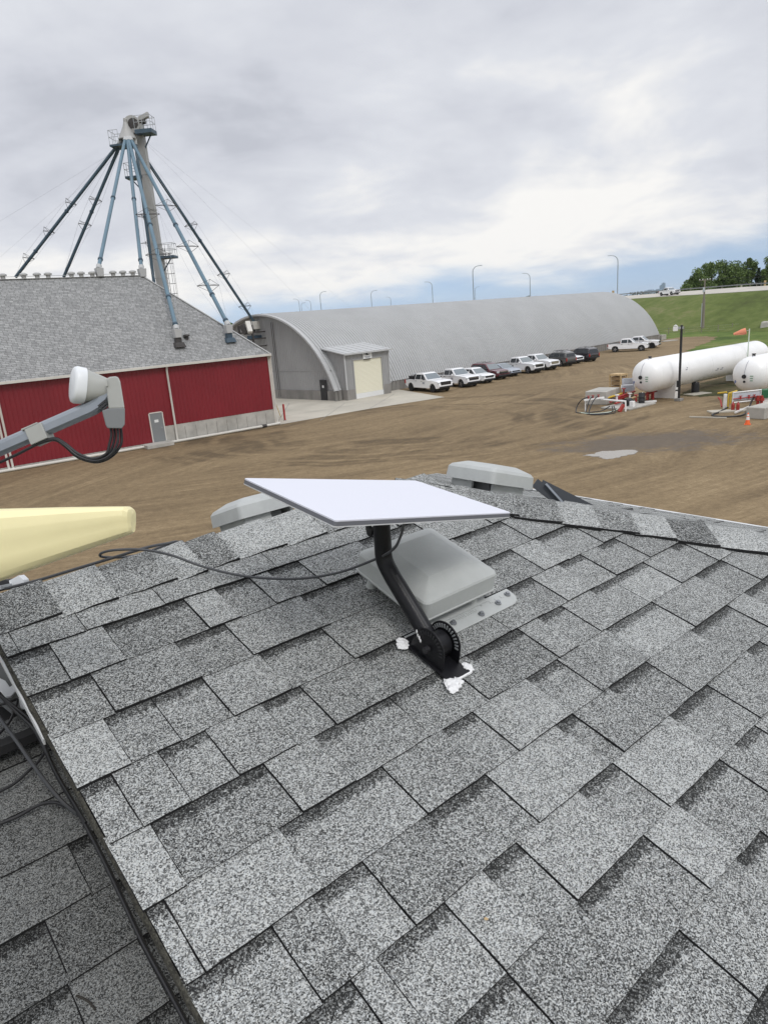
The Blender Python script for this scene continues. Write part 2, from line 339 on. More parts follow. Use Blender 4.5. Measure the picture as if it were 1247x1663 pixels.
def grass_mat(name, cs, s1=0.35, stretch=(1, 1, 1), ps=(0.40, 0.47, 0.53, 0.61)):
    m = bpy.data.materials.new(name); m.use_nodes = True
    N = m.node_tree.nodes; L = m.node_tree.links; b = N['Principled BSDF']; b.inputs['Roughness'].default_value = 0.95
    b.inputs['Specular IOR Level'].default_value = 0.15
    t = N.new('ShaderNodeTexCoord'); mp = N.new('ShaderNodeMapping'); L.new(t.outputs['Object'], mp.inputs[0]); mp.inputs['Scale'].default_value = stretch
    n = N.new('ShaderNodeTexNoise'); L.new(mp.outputs[0], n.inputs['Vector']); n.inputs['Scale'].default_value = s1; n.inputs['Detail'].default_value = 10; n.inputs['Roughness'].default_value = 0.68
    n2 = N.new('ShaderNodeTexNoise'); L.new(mp.outputs[0], n2.inputs['Vector']); n2.inputs['Scale'].default_value = s1 * 0.14; n2.inputs['Detail'].default_value = 4
    a = N.new('ShaderNodeMath'); a.operation = 'ADD'; L.new(n.outputs['Fac'], a.inputs[0]); L.new(n2.outputs['Fac'], a.inputs[1])
    h = N.new('ShaderNodeMath'); h.operation = 'MULTIPLY'; h.inputs[1].default_value = 0.5; L.new(a.outputs[0], h.inputs[0])
    r = N.new('ShaderNodeValToRGB'); L.new(h.outputs[0], r.inputs[0])
    r.color_ramp.elements[0].position = ps[0]; r.color_ramp.elements[0].color = (*cs[0], 1)
    r.color_ramp.elements[1].position = ps[3]; r.color_ramp.elements[1].color = (*cs[3], 1)
    for p_, c_ in zip(ps[1:3], cs[1:3]):
        q = r.color_ramp.elements.new(p_); q.color = (*c_, 1)
    L.new(r.outputs[0], b.inputs['Base Color'])
    bp = N.new('ShaderNodeBump'); bp.inputs['Strength'].default_value = 0.6; bp.inputs['Distance'].default_value = 0.2
    L.new(n.outputs['Fac'], bp.inputs['Height']); L.new(bp.outputs[0], b.inputs['Normal'])
    return m
GR = [(0.058, 0.090, 0.022), (0.088, 0.132, 0.030), (0.118, 0.165, 0.040), (0.185, 0.190, 0.072)]
M['grass'] = grass_mat('mown_grass', GR, 0.5)
M['slope_grass'] = grass_mat('embankment_grass', [(0.068, 0.082, 0.028), (0.098, 0.128, 0.036), (0.130, 0.158, 0.050), (0.205, 0.190, 0.098)], 0.45, (1, 1, 2.5), (0.33, 0.45, 0.55, 0.68))

def puddle_mat():
    m = bpy.data.materials.new('puddle_water'); m.use_nodes = True
    b = m.node_tree.nodes['Principled BSDF']; b.inputs['Base Color'].default_value = (0.27, 0.245, 0.21, 1)
    b.inputs['Roughness'].default_value = 0.2; b.inputs['Specular IOR Level'].default_value = 0.6
    return m
M['puddle'] = puddle_mat()

# ------------------------------------------------------------------ mesh helpers
class MB:
    """collects shapes in world (or thing-local) coordinates, builds ONE mesh object"""
    def __init__(s): s.v = []; s.f = []; s.mi = []; s.uv = None; s.uvt = None
    def add(s, vs, fs, mi=0):
        o = len(s.v); s.v += [Vector(p) for p in vs]
        for f in fs: s.f.append(tuple(i + o for i in f)); s.mi.append(mi)
        return o
    def box(s, c, size, X=None, Y=None, Z=None, mi=0, taper=1.0):
        X = Vector(X or (1, 0, 0)).normalized(); Z = Vector(Z or (0, 0, 1)).normalized()
        Y = Vector(Y).normalized() if Y else Z.cross(X).normalized()
        c = Vector(c); a, b_, h = size[0] / 2, size[1] / 2, size[2] / 2
        P = []
        for dz, k in ((-h, 1.0), (h, taper)):
            for dx, dy in ((-a, -b_), (a, -b_), (a, b_), (-a, b_)): P.append(c + X * dx * k + Y * dy * k + Z * dz)
        s.add(P, [(3, 2, 1, 0), (4, 5, 6, 7), (0, 1, 5, 4), (1, 2, 6, 5), (2, 3, 7, 6), (3, 0, 4, 7)], mi)
    def beam(s, p, q, w_, h_, up=(0, 0, 1), mi=0):
        p, q = Vector(p), Vector(q); X = (q - p); l = X.length; X.normalize()
        up = Vector(up)
        if abs(X.dot(up.normalized())) > 0.98: up = Vector((1, 0, 0)) if abs(X.x) < 0.9 else Vector((0, 1, 0))
        Y = up.cross(X).normalized(); Z = X.cross(Y)
        s.box((p + q) / 2, (l, w_, h_), X, Y, Z, mi)
    def cyl(s, p, q, r0, r1=None, seg=12, caps=True, mi=0):
        r1 = r0 if r1 is None else r1
        p, q = Vector(p), Vector(q); X = (q - p).normalized()
        A = X.orthogonal().normalized(); B = X.cross(A)
        P = []
        for c, r in ((p, r0), (q, r1)):
            for i in range(seg):
                a = 2 * math.pi * i / seg; P.append(c + A * math.cos(a) * r + B * math.sin(a) * r)
        Fs = [(i, (i + 1) % seg, seg + (i + 1) % seg, seg + i) for i in range(seg)]
        if caps: Fs += [tuple(range(seg - 1, -1, -1)), tuple(range(seg, 2 * seg))]
        s.add(P, Fs, mi)
    def tube(s, pts, r, seg=8, mi=0, smooth=0, rads=None):
        pts = [Vector(p) for p in pts]
        if smooth: pts = spline(pts, smooth)
        n = len(pts); A = None; P = []
        for i, p in enumerate(pts):
            t_ = (pts[min(i + 1, n - 1)] - pts[max(i - 1, 0)]).normalized()
            A = t_.orthogonal().normalized() if A is None else (A - t_ * A.dot(t_)).normalized()
            B = t_.cross(A); rr = r if rads is None else rads[min(i, len(rads) - 1)]
            for k in range(seg):
                a = 2 * math.pi * k / seg; P.append(p + A * math.cos(a) * rr + B * math.sin(a) * rr)
        Fs = []
        for i in range(n - 1):
            for k in range(seg):
                k2 = (k + 1) % seg; Fs.append((i * seg + k, i * seg + k2, (i + 1) * seg + k2, (i + 1) * seg + k))
        Fs += [tuple(range(seg - 1, -1, -1)), tuple(range((n - 1) * seg, n * seg))]
        s.add(P, Fs, mi)
    def loft(s, rings, closed=True, caps=True, mi=0):
        m = len(rings[0]); P = [p for r in rings for p in r]; Fs = []
        for i in range(len(rings) - 1):
            for k in range(m if closed else m - 1):
                k2 = (k + 1) % m; Fs.append((i * m + k, i * m + k2, (i + 1) * m + k2, (i + 1) * m + k))
        if caps: Fs += [tuple(range(m - 1, -1, -1)), tuple(range((len(rings) - 1) * m, len(rings) * m))]
        s.add(P, Fs, mi)
    def lathe(s, prof, O, X, seg=24, mi=0):
        """profile of (distance along axis X, radius) about origin O"""
        O = Vector(O); X = Vector(X).normalized(); A = X.orthogonal().normalized(); B = X.cross(A)
        rings = [[O + X * t_ + A * math.cos(2 * math.pi * k / seg) * max(r, 1e-4) + B * math.sin(2 * math.pi * k / seg) * max(r, 1e-4) for k in range(seg)] for t_, r in prof]
        s.loft(rings, True, True, mi)
    def poly(s, pts, thick, n, mi=0):
        """flat outline with thickness along n"""
        n = Vector(n).normalized() * thick; k = len(pts); P = [Vector(p) for p in pts]; P += [p + n for p in P]
        s.add(P, [tuple(range(k - 1, -1, -1)), tuple(range(k, 2 * k))] + [(i, (i + 1) % k, k + (i + 1) % k, k + i) for i in range(k)], mi)
    def ball(s, c, r, seg=10, rings=7, scale=(1, 1, 1), mi=0, jit=0.0):
        c = Vector(c); rr = []
        for j in range(rings + 1):
            th = math.pi * j / rings; row = []
            for k in range(seg):
                a = 2 * math.pi * k / seg; q = r * (1 + (random.random() - .5) * jit)
                row.append(c + Vector((math.sin(th) * math.cos(a) * q * scale[0], math.sin(th) * math.sin(a) * q * scale[1], math.cos(th) * q * scale[2])))
            rr.append(row)
        s.loft(rr, True, False, mi)
    def build(s, name, m, parent=None, smooth=False, bevel=0.0, bseg=2, angle=35, local=False):
        me = bpy.data.meshes.new(name)
        inv = Matrix.Identity(4)
        if parent is not None and not local: inv = world_of(parent).inverted()
        me.from_pydata([tuple(inv @ p) for p in s.v], [], s.f)
        for x in (m if isinstance(m, (list, tuple)) else [m]): me.materials.append(x)
        for p, i in zip(me.polygons, s.mi): p.material_index = i
        bm = bmesh.new(); bm.from_mesh(me)
        if s.uv is None: bmesh.ops.recalc_face_normals(bm, faces=bm.faces)
        bm.to_mesh(me); bm.free()
        if s.uv is not None:
            L1 = me.uv_layers.new(name='pos'); L2 = me.uv_layers.new(name='tone')
            for lp in me.loops:
                L1.data[lp.index].uv = s.uv[lp.vertex_index]
                if s.uvt: L2.data[lp.index].uv = s.uvt[lp.vertex_index]
        o = bpy.data.objects.new(name, me); COL.objects.link(o)
        if smooth:
            for p in me.polygons: p.use_smooth = True
            me.set_sharp_from_angle(angle=R_(angle))
        if bevel:
            b = o.modifiers.new('bevel', 'BEVEL'); b.width = bevel; b.segments = bseg; b.limit_method = 'ANGLE'; b.angle_limit = R_(28)
        if parent is not None: o.parent = parent
        return o

def spline(P, n):
    o = []
    for i in range(len(P) - 1):
        a, b, c, d = P[max(i - 1, 0)], P[i], P[i + 1], P[min(i + 2, len(P) - 1)]
        for k in range(n):
            t_ = k / n
            o.append(0.5 * ((2 * b) + (c - a) * t_ + (2 * a - 5 * b + 4 * c - d) * t_ ** 2 + (-a + 3 * b - 3 * c + d) * t_ ** 3))
    o.append(P[-1]); return o
def world_of(o):
    m = o.matrix_basis
    while o.parent: o = o.parent; m = o.matrix_basis @ m
    return m
def thing(name, label, cat, loc=(0, 0, 0), rz=0.0, group=None):
    o = bpy.data.objects.new(name, None); COL.objects.link(o); o.empty_display_size = 0.2
    o.matrix_basis = Matrix.Translation(Vector(loc)) @ Matrix.Rotation(rz, 4, 'Z')
    o['label'] = label; o['category'] = cat
    if group: o['group'] = group
    return o
def tag(o, label, cat, group=None, kind=None):
    o['label'] = label; o['category'] = cat
    if group: o['group'] = group
    if kind: o['kind'] = kind
    return o
def structure(o): o['kind'] = 'structure'; return o
def copy_thing(root, M_, label=None, group=None):
    def rec(o, p):
        c = o.copy(); COL.objects.link(c)
        if p is not None: c.parent = p
        for ch in list(o.children): rec(ch, c)
        return c
    r = rec(root, None); r.matrix_basis = M_
    if label: r['label'] = label
    if group: r['group'] = group
    return r
def place(x, y, z, rz): return Matrix.Translation(Vector((x, y, z))) @ Matrix.Rotation(rz, 4, 'Z')
def text_mb(mb, s, size, O, X, Y, depth=0.001, mi=0):
    """lettering as real raised geometry: baseline origin O, reading along X, up Y"""
    c = bpy.data.curves.new('lettering', 'FONT'); c.body = s; c.size = size; c.extrude = depth; c.resolution_u = 2
    o = bpy.data.objects.new('lettering', c); COL.objects.link(o)
    me = bpy.data.meshes.new_from_object(o.evaluated_get(bpy.context.evaluated_depsgraph_get()))
    X = Vector(X).normalized(); Y = Vector(Y).normalized(); Z = X.cross(Y); O = Vector(O)
    mb.add([O + X * v.co.x + Y * v.co.y + Z * v.co.z for v in me.vertices], [tuple(p.vertices) for p in me.polygons], mi)
    bpy.data.objects.remove(o); bpy.data.curves.remove(c); bpy.data.meshes.remove(me)

# ================================================================== the shingled building under the camera
RAZ, RP_, PH, V0, EX = 0.874644536, 0.316503245, 1.17412928, -1.52079961, 0.143
RA = Vector((math.sin(RAZ), math.cos(RAZ), 0))                       # along the ridge
RDH = Vector((math.cos(RAZ), -math.sin(RAZ), 0))                     # horizontally down the near slope
RD = RDH * math.cos(RP_) - Vector((0, 0, 1)) * math.sin(RP_)         # down the near slope
RN = RDH * math.sin(RP_) + Vector((0, 0, 1)) * math.cos(RP_)         # out of the near slope
CS = math.cos(RP_)
AU, AV = 1.728, -0.090
HK = 1.058; EP = math.atan(math.tan(RP_) / HK); CE = math.cos(EP)       # the hip end is a touch flatter                                               # ridge end (apex) on the slope
def RF(u, v, h=0.0): return CAM + RA * u + RD * (v + V0) + RN * (h - PH)
def onroof(px, py, h=0.0): return onplane(px, py, RF(0, 0, h), RN)
APEX = RF(AU, AV)
# hip-end slope and back slope frames: (origin, along-courses dir, down dir, normal)
ED = RA * CE - Vector((0, 0, 1)) * math.sin(EP); EN = RA * math.sin(EP) + Vector((0, 0, 1)) * CE
BD = -RDH * math.cos(RP_) - Vector((0, 0, 1)) * math.sin(RP_); BN = -RDH * math.sin(RP_) + Vector((0, 0, 1)) * math.cos(RP_)
def EF(u, v, h=0.0): return APEX + RDH * u + ED * v + EN * h          # u = sideways from apex, v = down hip end
def BF(u, v, h=0.0): return RF(u, AV) + BD * v + BN * h               # back slope

house = thing('house', 'grey shingled house roof filling the foreground, with hip and ridge caps', 'house', (0, 0, 0))

def shingle_course(mb, frame, k, tabs, v_of, clip_hi=None, clip_lo=None, rnd=random):
    """tabs = [(u0,u1,kind,tone)]; each tab is a wedge lying on the course below"""
    v0, v1 = v_of(k - 1), v_of(k)
    for (u0, u1, kind, tone) in tabs:
        if u1 - u0 < 0.006: continue
        T = kind == 'T'
        g = 0.0012
        ub, ue = u0 + g, u1 - g
        n = max(2, int((ue - ub) / 0.035)); rows = [0.0, 0.14, 0.3, 0.55, 0.8, 1.0]
        hb = (0.0084 if T else 0.0052); ht = (0.0034 if T else 0.0008)
        b0, b1 = rnd.uniform(-.0015, .0015), rnd.uniform(-.0015, .0015)
        lift = rnd.uniform(0, 0.0012) * (2.0 if rnd.random() < .12 else 1)
        o = len(mb.v); P = []
        jit = [b0 + (b1 - b0) * i / n + rnd.uniform(-.0011, .0011) for i in range(n + 1)]
        for r in rows:
            for i in range(n + 1):
                u = ub + (ue - ub) * i / n + (rnd.uniform(-.0006, .0006) if i in (0, n) else 0)
                v = v0 + (v1 - v0) * r + jit[i] * (r > .9) - (0.02 if r == 0 else 0)
                vc = max(v, v0)
                if clip_hi: u = min(u, clip_hi(vc))
                if clip_lo: u = max(u, clip_lo(vc))
                h = ht + (hb - ht) * r + lift * r
                P.append(frame(u, v, h)); mb.uv.append((u, v + k * 3.7)); mb.uvt.append((tone, 0.0 if T else max(0.0, 1.0 - max(r, 0) / 0.36)))
        m = n + 1; F = []
        for j in range(len(rows) - 1):
            for i in range(n): F.append((j * m + i, (j + 1) * m + i, (j + 1) * m + i + 1, j * m + i + 1))
        mb.add(P, F, 0)
        # cut edges: front face and two sides
        base = len(mb.v); E_ = []
        jr = len(rows) - 1
        for i in range(n + 1):
            top = P[jr * m + i]; E_ += [top, top - (frame(0, 0, 1) - frame(0, 0, 0)) * hb]
        F = [(2 * i, 2 * i + 1, 2 * i + 3, 2 * i + 2) for i in range(n)]
        mb.add(E_, F, 1); mb.uv += [(0, 0)] * len(E_); mb.uvt += [(0, 0)] * len(E_)
        for side in (0, n):
            E_ = []
            for j in range(len(rows)):
                top = P[j * m + side]; E_ += [top, top - (frame(0, 0, 1) - frame(0, 0, 0)) * (hb if T else 0.004)]
            mb.add(E_, [(2 * j, 2 * j + 2, 2 * j + 3, 2 * j + 1) for j in range(len(rows) - 1)], 1)
            mb.uv += [(0, 0)] * len(E_); mb.uvt += [(0, 0)] * len(E_)
def rand_tabs(u0, u1, rnd, first='R'):
    u = u0; k = first; o = []
    while u < u1 - 1e-4:
        L_ = rnd.choice((0.085, 0.11, 0.14, 0.17, 0.21)) if k == 'R' else rnd.choice((0.10, 0.14, 0.19, 0.24))
        e_ = min(u1, u + L_)
        if u1 - e_ < 0.03: e_ = u1
        o.append((u, e_, k, rnd.choice((.42, .46, .5, .5, .53, .57, .62)) if k == 'T' else rnd.uniform(.40, .56)))
        u = e_; k = 'T' if (k == 'R' and rnd.random() < .92) else 'R'
    return o
# tab joints of the near slope, surveyed on the real roof: (right end u, raised Tab / Recess, tone)
NEAR = {
1: [(.282,'T',.50),(.433,'T',.50),(.635,'T',.55),(.979,'T',.50),(1.250,'T',.52)],
2: [(.345,'R',.45),(.471,'T',.60),(.685,'R',.40),(.776,'T',.62),(.884,'R',.45),(.945,'T',.56),(1.052,'R',.42),(1.282,'T',.52),(1.523,'R',.42)],
3: [(.386,'R',.46),(.590,'T',.46),(.725,'R',.43),(.959,'T',.52),(1.196,'R',.45),(1.572,'T',.50),(1.816,'R',.45)],
4: [(.359,'T',.68),(.465,'R',.50),(.586,'R',.52),(.739,'T',.55),(.927,'R',.50),(1.532,'T',.50),(1.701,'R',.42),(1.834,'T',.62),(2.037,'R',.50)],
5: [(.317,'R',.55),(.413,'T',.52),(.517,'R',.53),(.656,'T',.52),(.760,'R',.52),(.940,'T',.46),(1.101,'R',.45),(1.365,'T',.50),(1.510,'T',.52),(1.630,'R',.42),(1.772,'T',.57),(1.896,'R',.52)],
6: [(.331,'T',.68),(.572,'R',.43),(.700,'T',.57),(.917,'R',.52),(1.112,'R',.50),(1.183,'T',.45),(1.393,'R',.40),(1.484,'T',.54),(1.595,'R',.48),(1.745,'T',.50),(1.860,'R',.52),(2.058,'R',.60),(2.243,'T',.50),(2.320,'R',.45)],
7: [(.288,'R',.60),(.516,'T',.60),(.770,'R',.55),(.951,'T',.48),(1.051,'R',.53),(1.253,'T',.62),(1.385,'R',.52),(1.619,'T',.47),(1.872,'R',.62),(2.148,'T',.50),(2.339,'R',.43)],
8: [(.407,'R',.56),(.492,'T',.46),(.602,'R',.58),(.757,'T',.42),(.941,'R',.50),(1.188,'T',.62),(1.255,'R',.45),(1.413,'T',.47),(1.596,'R',.44),(1.845,'T',.50),(2.080,'R',.44),(2.205,'T',.57)],
9: [(.461,'R',.50),(.514,'T',.58),(.671,'R',.60),(.773,'T',.65),(.870,'R',.52),(1.077,'T',.60),(1.208,'R',.50),(1.462,'T',.64),(1.659,'R',.48),(1.904,'T',.48)],
10: [(.673,'R',.50),(.867,'T',.42),(1.100,'R',.46),(1.231,'T',.62),(1.436,'R',.45),(1.514,'T',.48)],
11: [(.745,'T',.52),(.980,'R',.50),(1.211,'T',.50)]}
URAKE = 0.2535
rnd = random.Random(11)
hip_u = lambda v: AU + (v - AV) * CS * HK
mb = MB(); mb.uv = []; mb.uvt = []
NC = 18
for k in range(1, NC + 1):
    tabs = []; u = URAKE + rnd.uniform(-.002, .003); last = 'R'
    for (ue, kd, tn) in NEAR.get(k, []): tabs.append((u, ue, kd, tn)); u = ue; last = kd
    hi = hip_u(k * EX)
    tabs += rand_tabs(u, hi, rnd, 'R' if last == 'T' else 'T')
    shingle_course(mb, RF, k, tabs, lambda q: q * EX, clip_hi=hip_u, rnd=rnd)
near = mb.build('roof_slope', [M['shingle'], M['asphalt_edge']], house)
# deck under the near slope (closes the gap below the tabs)
VE = NC * EX
LH = (VE - AV)                                                        # slope length
mb = MB(); mb.uv = None
def slab(pts, n, th): mb.poly(pts, -th, n)
slab([RF(URAKE + .004, AV, -.0005), RF(AU, AV, -.0005), RF(hip_u(VE), VE, -.0005), RF(URAKE + .004, VE, -.0005)], RN, 0.018)
# hip end slope
mbE = MB(); mbE.uv = []; mbE.uvt = []
NE = int(LH / EX); NEE = int(NE * EX * CS * HK / CE / EX + .5)
for k in range(1, NEE + 1):
    hw_ = k * EX * CE / HK
    shingle_course(mbE, EF, k, rand_tabs(-hw_, hw_, rnd, rnd.choice('RT')), lambda q: q * EX, clip_hi=lambda v: v * CE / HK, clip_lo=lambda v: -v * CE / HK, rnd=rnd)
mbE.build('hip_slope', [M['shingle'], M['asphalt_edge']], house)
mbB = MB(); mbB.uv = []; mbB.uvt = []
for k in range(1, NE + 1):
    shingle_course(mbB, BF, k, rand_tabs(URAKE, AU + k * EX * CS * HK, rnd, rnd.choice('RT')), lambda q: q * EX, clip_hi=lambda v: AU + v * CS * HK, rnd=rnd)
mbB.build('back_slope', [M['shingle'], M['asphalt_edge']], house)
LE = NE * EX; LEE = NEE * EX; WE = LEE * CE / HK
slab([EF(0, 0, -.0005), EF(-WE, LEE, -.0005), EF(WE, LEE, -.0005)], EN, 0.016)
slab([RF(URAKE + .004, AV, -.001), BF(URAKE + .004, LE, -.0005), BF(AU + LE * CS * HK, LE, -.0005), RF(AU, AV, -.001)], BN, 0.016)
mb.build('roof_deck', M['asphalt_edge'], house)
# ridge and hip caps: short bent pieces, each lapping the next
def cap(pieces, P_of, nL, nR, dL, dR, half, name, low=0.0):
    mb = MB(); mb.uv = []; mb.uvt = []
    for i, (t0, t1, tone) in enumerate(pieces):
        n = max(3, int(abs(t1 - t0) / .03)); rows = []
        wL = half + rnd.uniform(-.006, .006); wR = half + rnd.uniform(-.006, .006)
        ja = [rnd.uniform(-.003, .003) for _ in range(n + 1)]
        for q in range(n + 1):
            f = q / n; t_ = t0 + (t1 - t0) * f - (0.012 if q == 0 else 0)
            lift = 0.0065 + 0.0085 * f - low * .7
            C = P_of(t_); up = (nL + nR).normalized(); row = []
            for s_, W_ in ((-1, wL + ja[q]), (-.62, wL), (-.22, wL), (0, 0), (.22, wR), (.62, wR), (1, wR)):
                if s_ < 0: p = C + dL * (-s_ * W_) + nL * (lift + low * 1.9 * abs(s_) + .006 - .006 * abs(s_))
                elif s_ > 0: p = C + dR * (s_ * W_) + nR * (lift + .006 - .006 * abs(s_))
                else: p = C + up * (lift + .0055)
                row.append(p)
            rows.append(row)
        P = [p for r in rows for p in r]
        mb.add(P, [(a * 7 + b_, (a + 1) * 7 + b_, (a + 1) * 7 + b_ + 1, a * 7 + b_ + 1) for a in range(n) for b_ in range(6)], 0)
        for a, r in enumerate(rows):
            for b_ in range(7): mb.uv.append((t0 + (t1 - t0) * a / n + i * 2.3, (b_ - 3) * half / 3 + 1.7 * i)); mb.uvt.append((.5 + (tone - .5) * 1.4, 0))
        E_ = []
        for p in rows[-1]: E_ += [p, p - (nL + nR).normalized() * .008]
        mb.add(E_, [(2 * b_, 2 * b_ + 1, 2 * b_ + 3, 2 * b_ + 2) for b_ in range(6)], 1)
        for col, nn in ((0, nL), (6, nR)):
            E2 = []
            for r in rows: E2 += [r[col], r[col] - nn * .0125]
            mb.add(E2, [(2 * a, 2 * a + 1, 2 * a + 3, 2 * a + 2) for a in range(n)], 1); E_ += E2
        mb.uv += [(0, 0)] * len(E_); mb.uvt += [(0, 0)] * len(E_)
    return mb.build(name, [M['shingle'], M['asphalt_edge']], house)
cap([(.2535, .407, .36), (.407, .545, .60), (.545, .71, .50), (.71, .80, .62), (.80, .905, .38), (.905, 1.07, .66), (1.07, 1.22, .62), (1.22, 1.40, .46), (1.40, 1.58, .55), (1.58, 1.80, .52)],
    lambda u: RF(u, AV), RN, BN, RD, BD, 0.150, 'ridge_cap')
HD = (RA * HK + RDH - Vector((0, 0, 1)) * math.tan(RP_)).normalized()      # down the hip
hN = RN.cross(HD); hN = hN if hN.dot(RA) < 0 else -hN
hE = EN.cross(HD); hE = hE if hE.dot(RDH) < 0 else -hE
HL = HK / math.sqrt(1 + HK * HK + math.tan(RP_) ** 2)
hp = [2.455 + .14 * i for i in range(1, 14)]
cap([(b_ - 1.765, a - 1.765, tn) for a, b_, tn in reversed([(1.92, 1.735, .50), (2.045, 1.92, .44), (2.155, 2.045, .40), (2.255, 2.155, .60), (2.355, 2.255, .44), (2.45, 2.355, .64), (2.56, 2.45, .34)] +
     [(hp[i] + .10, hp[i] - .04, rnd.choice((.42, .5, .6, .64))) for i in range(len(hp))])],
    lambda k: APEX + (HD / HL) * k, RN, EN, hN, hE, 0.168, 'hip_cap', .0055)
HB = (RA * HK - RDH - Vector((0, 0, 1)) * math.tan(RP_)).normalized()
h2B = BN.cross(HB); h2B = h2B if h2B.dot(RA) < 0 else -h2B
h2E = EN.cross(HB); h2E = h2E if h2E.dot(RDH) > 0 else -h2E
cap([(.16 * i, .16 * (i + 1) + .01, rnd.choice((.44, .5, .6))) for i in range(0, 13)], lambda k: APEX + (HB / HL) * k, BN, EN, h2B, h2E, 0.16, 'hip_cap')
# mossy rake edge and white drip edge below it
mb = MB()
for (fr, v0_, v1_) in ((RF, AV, VE), (BF, 0.0, LE)):
    n = 60; top = []; bot = []
    for i in range(n + 1):
        v = v0_ + (v1_ - v0_) * i / n; j = rnd.uniform(-.0025, .0025)
        top.append((fr(URAKE + .002, v, .0015 + rnd.uniform(-.001, .001)), fr(URAKE - .0035 + j * .6, v, -.003 + rnd.uniform(-.001, .001)), fr(URAKE - .005 + j * .6, v, -.012), fr(URAKE + .004, v, -.012)))
    mb.loft(top)
mb.build('rake_edge', M['moss'], house)
for (fr, v0_, v1_) in ((RF, AV + .02, .40), (RF, 1.18, VE), (BF, 0.02, LE)):
    mb = MB(); a, b_ = fr(URAKE - .0060, v0_, -.0135), fr(URAKE - .0060, v1_, -.0135)
    nn = fr(0, 0, 1) - fr(0, 0, 0)
    mb.beam(a - nn * .010, b_ - nn * .010, .004, .016, up=nn)
    mb.build('drip_edge', M['drip'], house)
# eave fascia, gable wall of the raised roof, house walls
mb = MB()
e0, e1 = RF(URAKE + .01, VE, -.02), RF(hip_u(VE), VE, -.02)
mb.beam(e0 - Vector((0, 0, .07)), e1 - Vector((0, 0, .07)), .03, .14)
e2 = EF(-WE, LEE, -.02); e3 = EF(WE, LEE, -.02); mb.beam(e2 - Vector((0, 0, .07)), e3 - Vector((0, 0, .07)), .03, .14)
mb.beam(EF(-WE, LEE + .004, .002), EF(WE, LEE + .004, .002), .02, .016); e4 = BF(URAKE + .01, LE, -.02); e5 = BF(AU + LE * CS * HK, LE, -.02); mb.beam(e4 - Vector((0, 0, .072)), e5 - Vector((0, 0, .072)), .031, .14)
mb.build('fascia', M['drip'], house)
LOWH = -0.35
mb = MB()
zt = RF(0, VE).z - .22
ug = URAKE + .10
mb.poly([RF(ug, AV, -.02), RF(ug, VE - .3, -.02), RF(ug, VE - .3, LOWH - .05), RF(ug, AV, LOWH - .05)], .06, RA)
mb.poly([BF(ug, .001, -.02), BF(ug, LE - .3, -.02), BF(ug, LE - .3, LOWH - .05), BF(ug, .001, LOWH - .05)], .06, RA)
mb.build('gable_wall', M['siding'], house)
mb = MB()
w0 = RF(ug + .2, AV); uL = -4.0
def foot(u, dv): p = RF(u, AV) + RDH * dv; return Vector((p.x, p.y, 0))
LX = AU + LE * CS - .35; DX = LE * CS - .35
cn = [foot(uL, DX), foot(LX, DX), foot(LX, -DX), foot(uL, -DX)]
ctr = (cn[0] + cn[2]) / 2
mb.box((ctr.x, ctr.y, zt / 2 - .15), (LX - uL, 2 * DX, zt - .3), RA, None)
mb.build('wall', M['siding'], house)
# lower roof to the left, same pitch, 35 cm down
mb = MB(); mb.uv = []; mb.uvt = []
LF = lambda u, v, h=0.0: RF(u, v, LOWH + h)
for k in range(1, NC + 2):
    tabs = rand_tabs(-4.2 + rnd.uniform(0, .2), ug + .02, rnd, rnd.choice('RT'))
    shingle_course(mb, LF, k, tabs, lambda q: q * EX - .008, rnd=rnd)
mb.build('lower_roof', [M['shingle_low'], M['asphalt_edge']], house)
mb = MB(); mb.poly([LF(-4.2, AV, -.001), LF(ug + .02, AV, -.001), LF(ug + .02, VE + .1, -.001), LF(-4.2, VE + .1, -.001)], -.02, RN)
LB = lambda u, v, h=0.0: BF(u, v, LOWH + h)
mb.poly([LB(-4.2, 0, 0), LB(ug + .02, 0, 0), LB(ug + .02, LE, 0), LB(-4.2, LE, 0)], -.02, BN)
mb.build('lower_roof_deck', M['asphalt_edge'], house)

# ------------------------------------------------------------------ roof vents
def roof_vent(label, F, u0, v0, L_=0.262, W_=0.262, full=True):
    """square plastic hood on posts over a flanged base; F is the slope frame, (u0,v0) the hood's upper-left corner"""
    c = F(u0 + L_ / 2, v0 + W_ / 2)
    t = thing('roof_vent', label, 'roof vent', c, 0, 'plastic roof vents')
    nn = (F(0, 0, 1) - F(0, 0, 0)).normalized()
    def ring(h, ins, cr=.018, seg=5):
        a, b_, x, y = u0 + ins, v0 + ins, u0 + L_ - ins, v0 + W_ - ins; o = []
        for (cx, cy, s0) in ((x - cr, y - cr, 0), (a + cr, y - cr, 90), (a + cr, b_ + cr, 180), (x - cr, b_ + cr, 270)):
            for q in range(seg):
                an = R_(s0 + 90 * q / (seg - 1)); o.append(F(cx + cr * math.cos(an), cy + cr * math.sin(an), h))
        return o
    return t, ring, nn

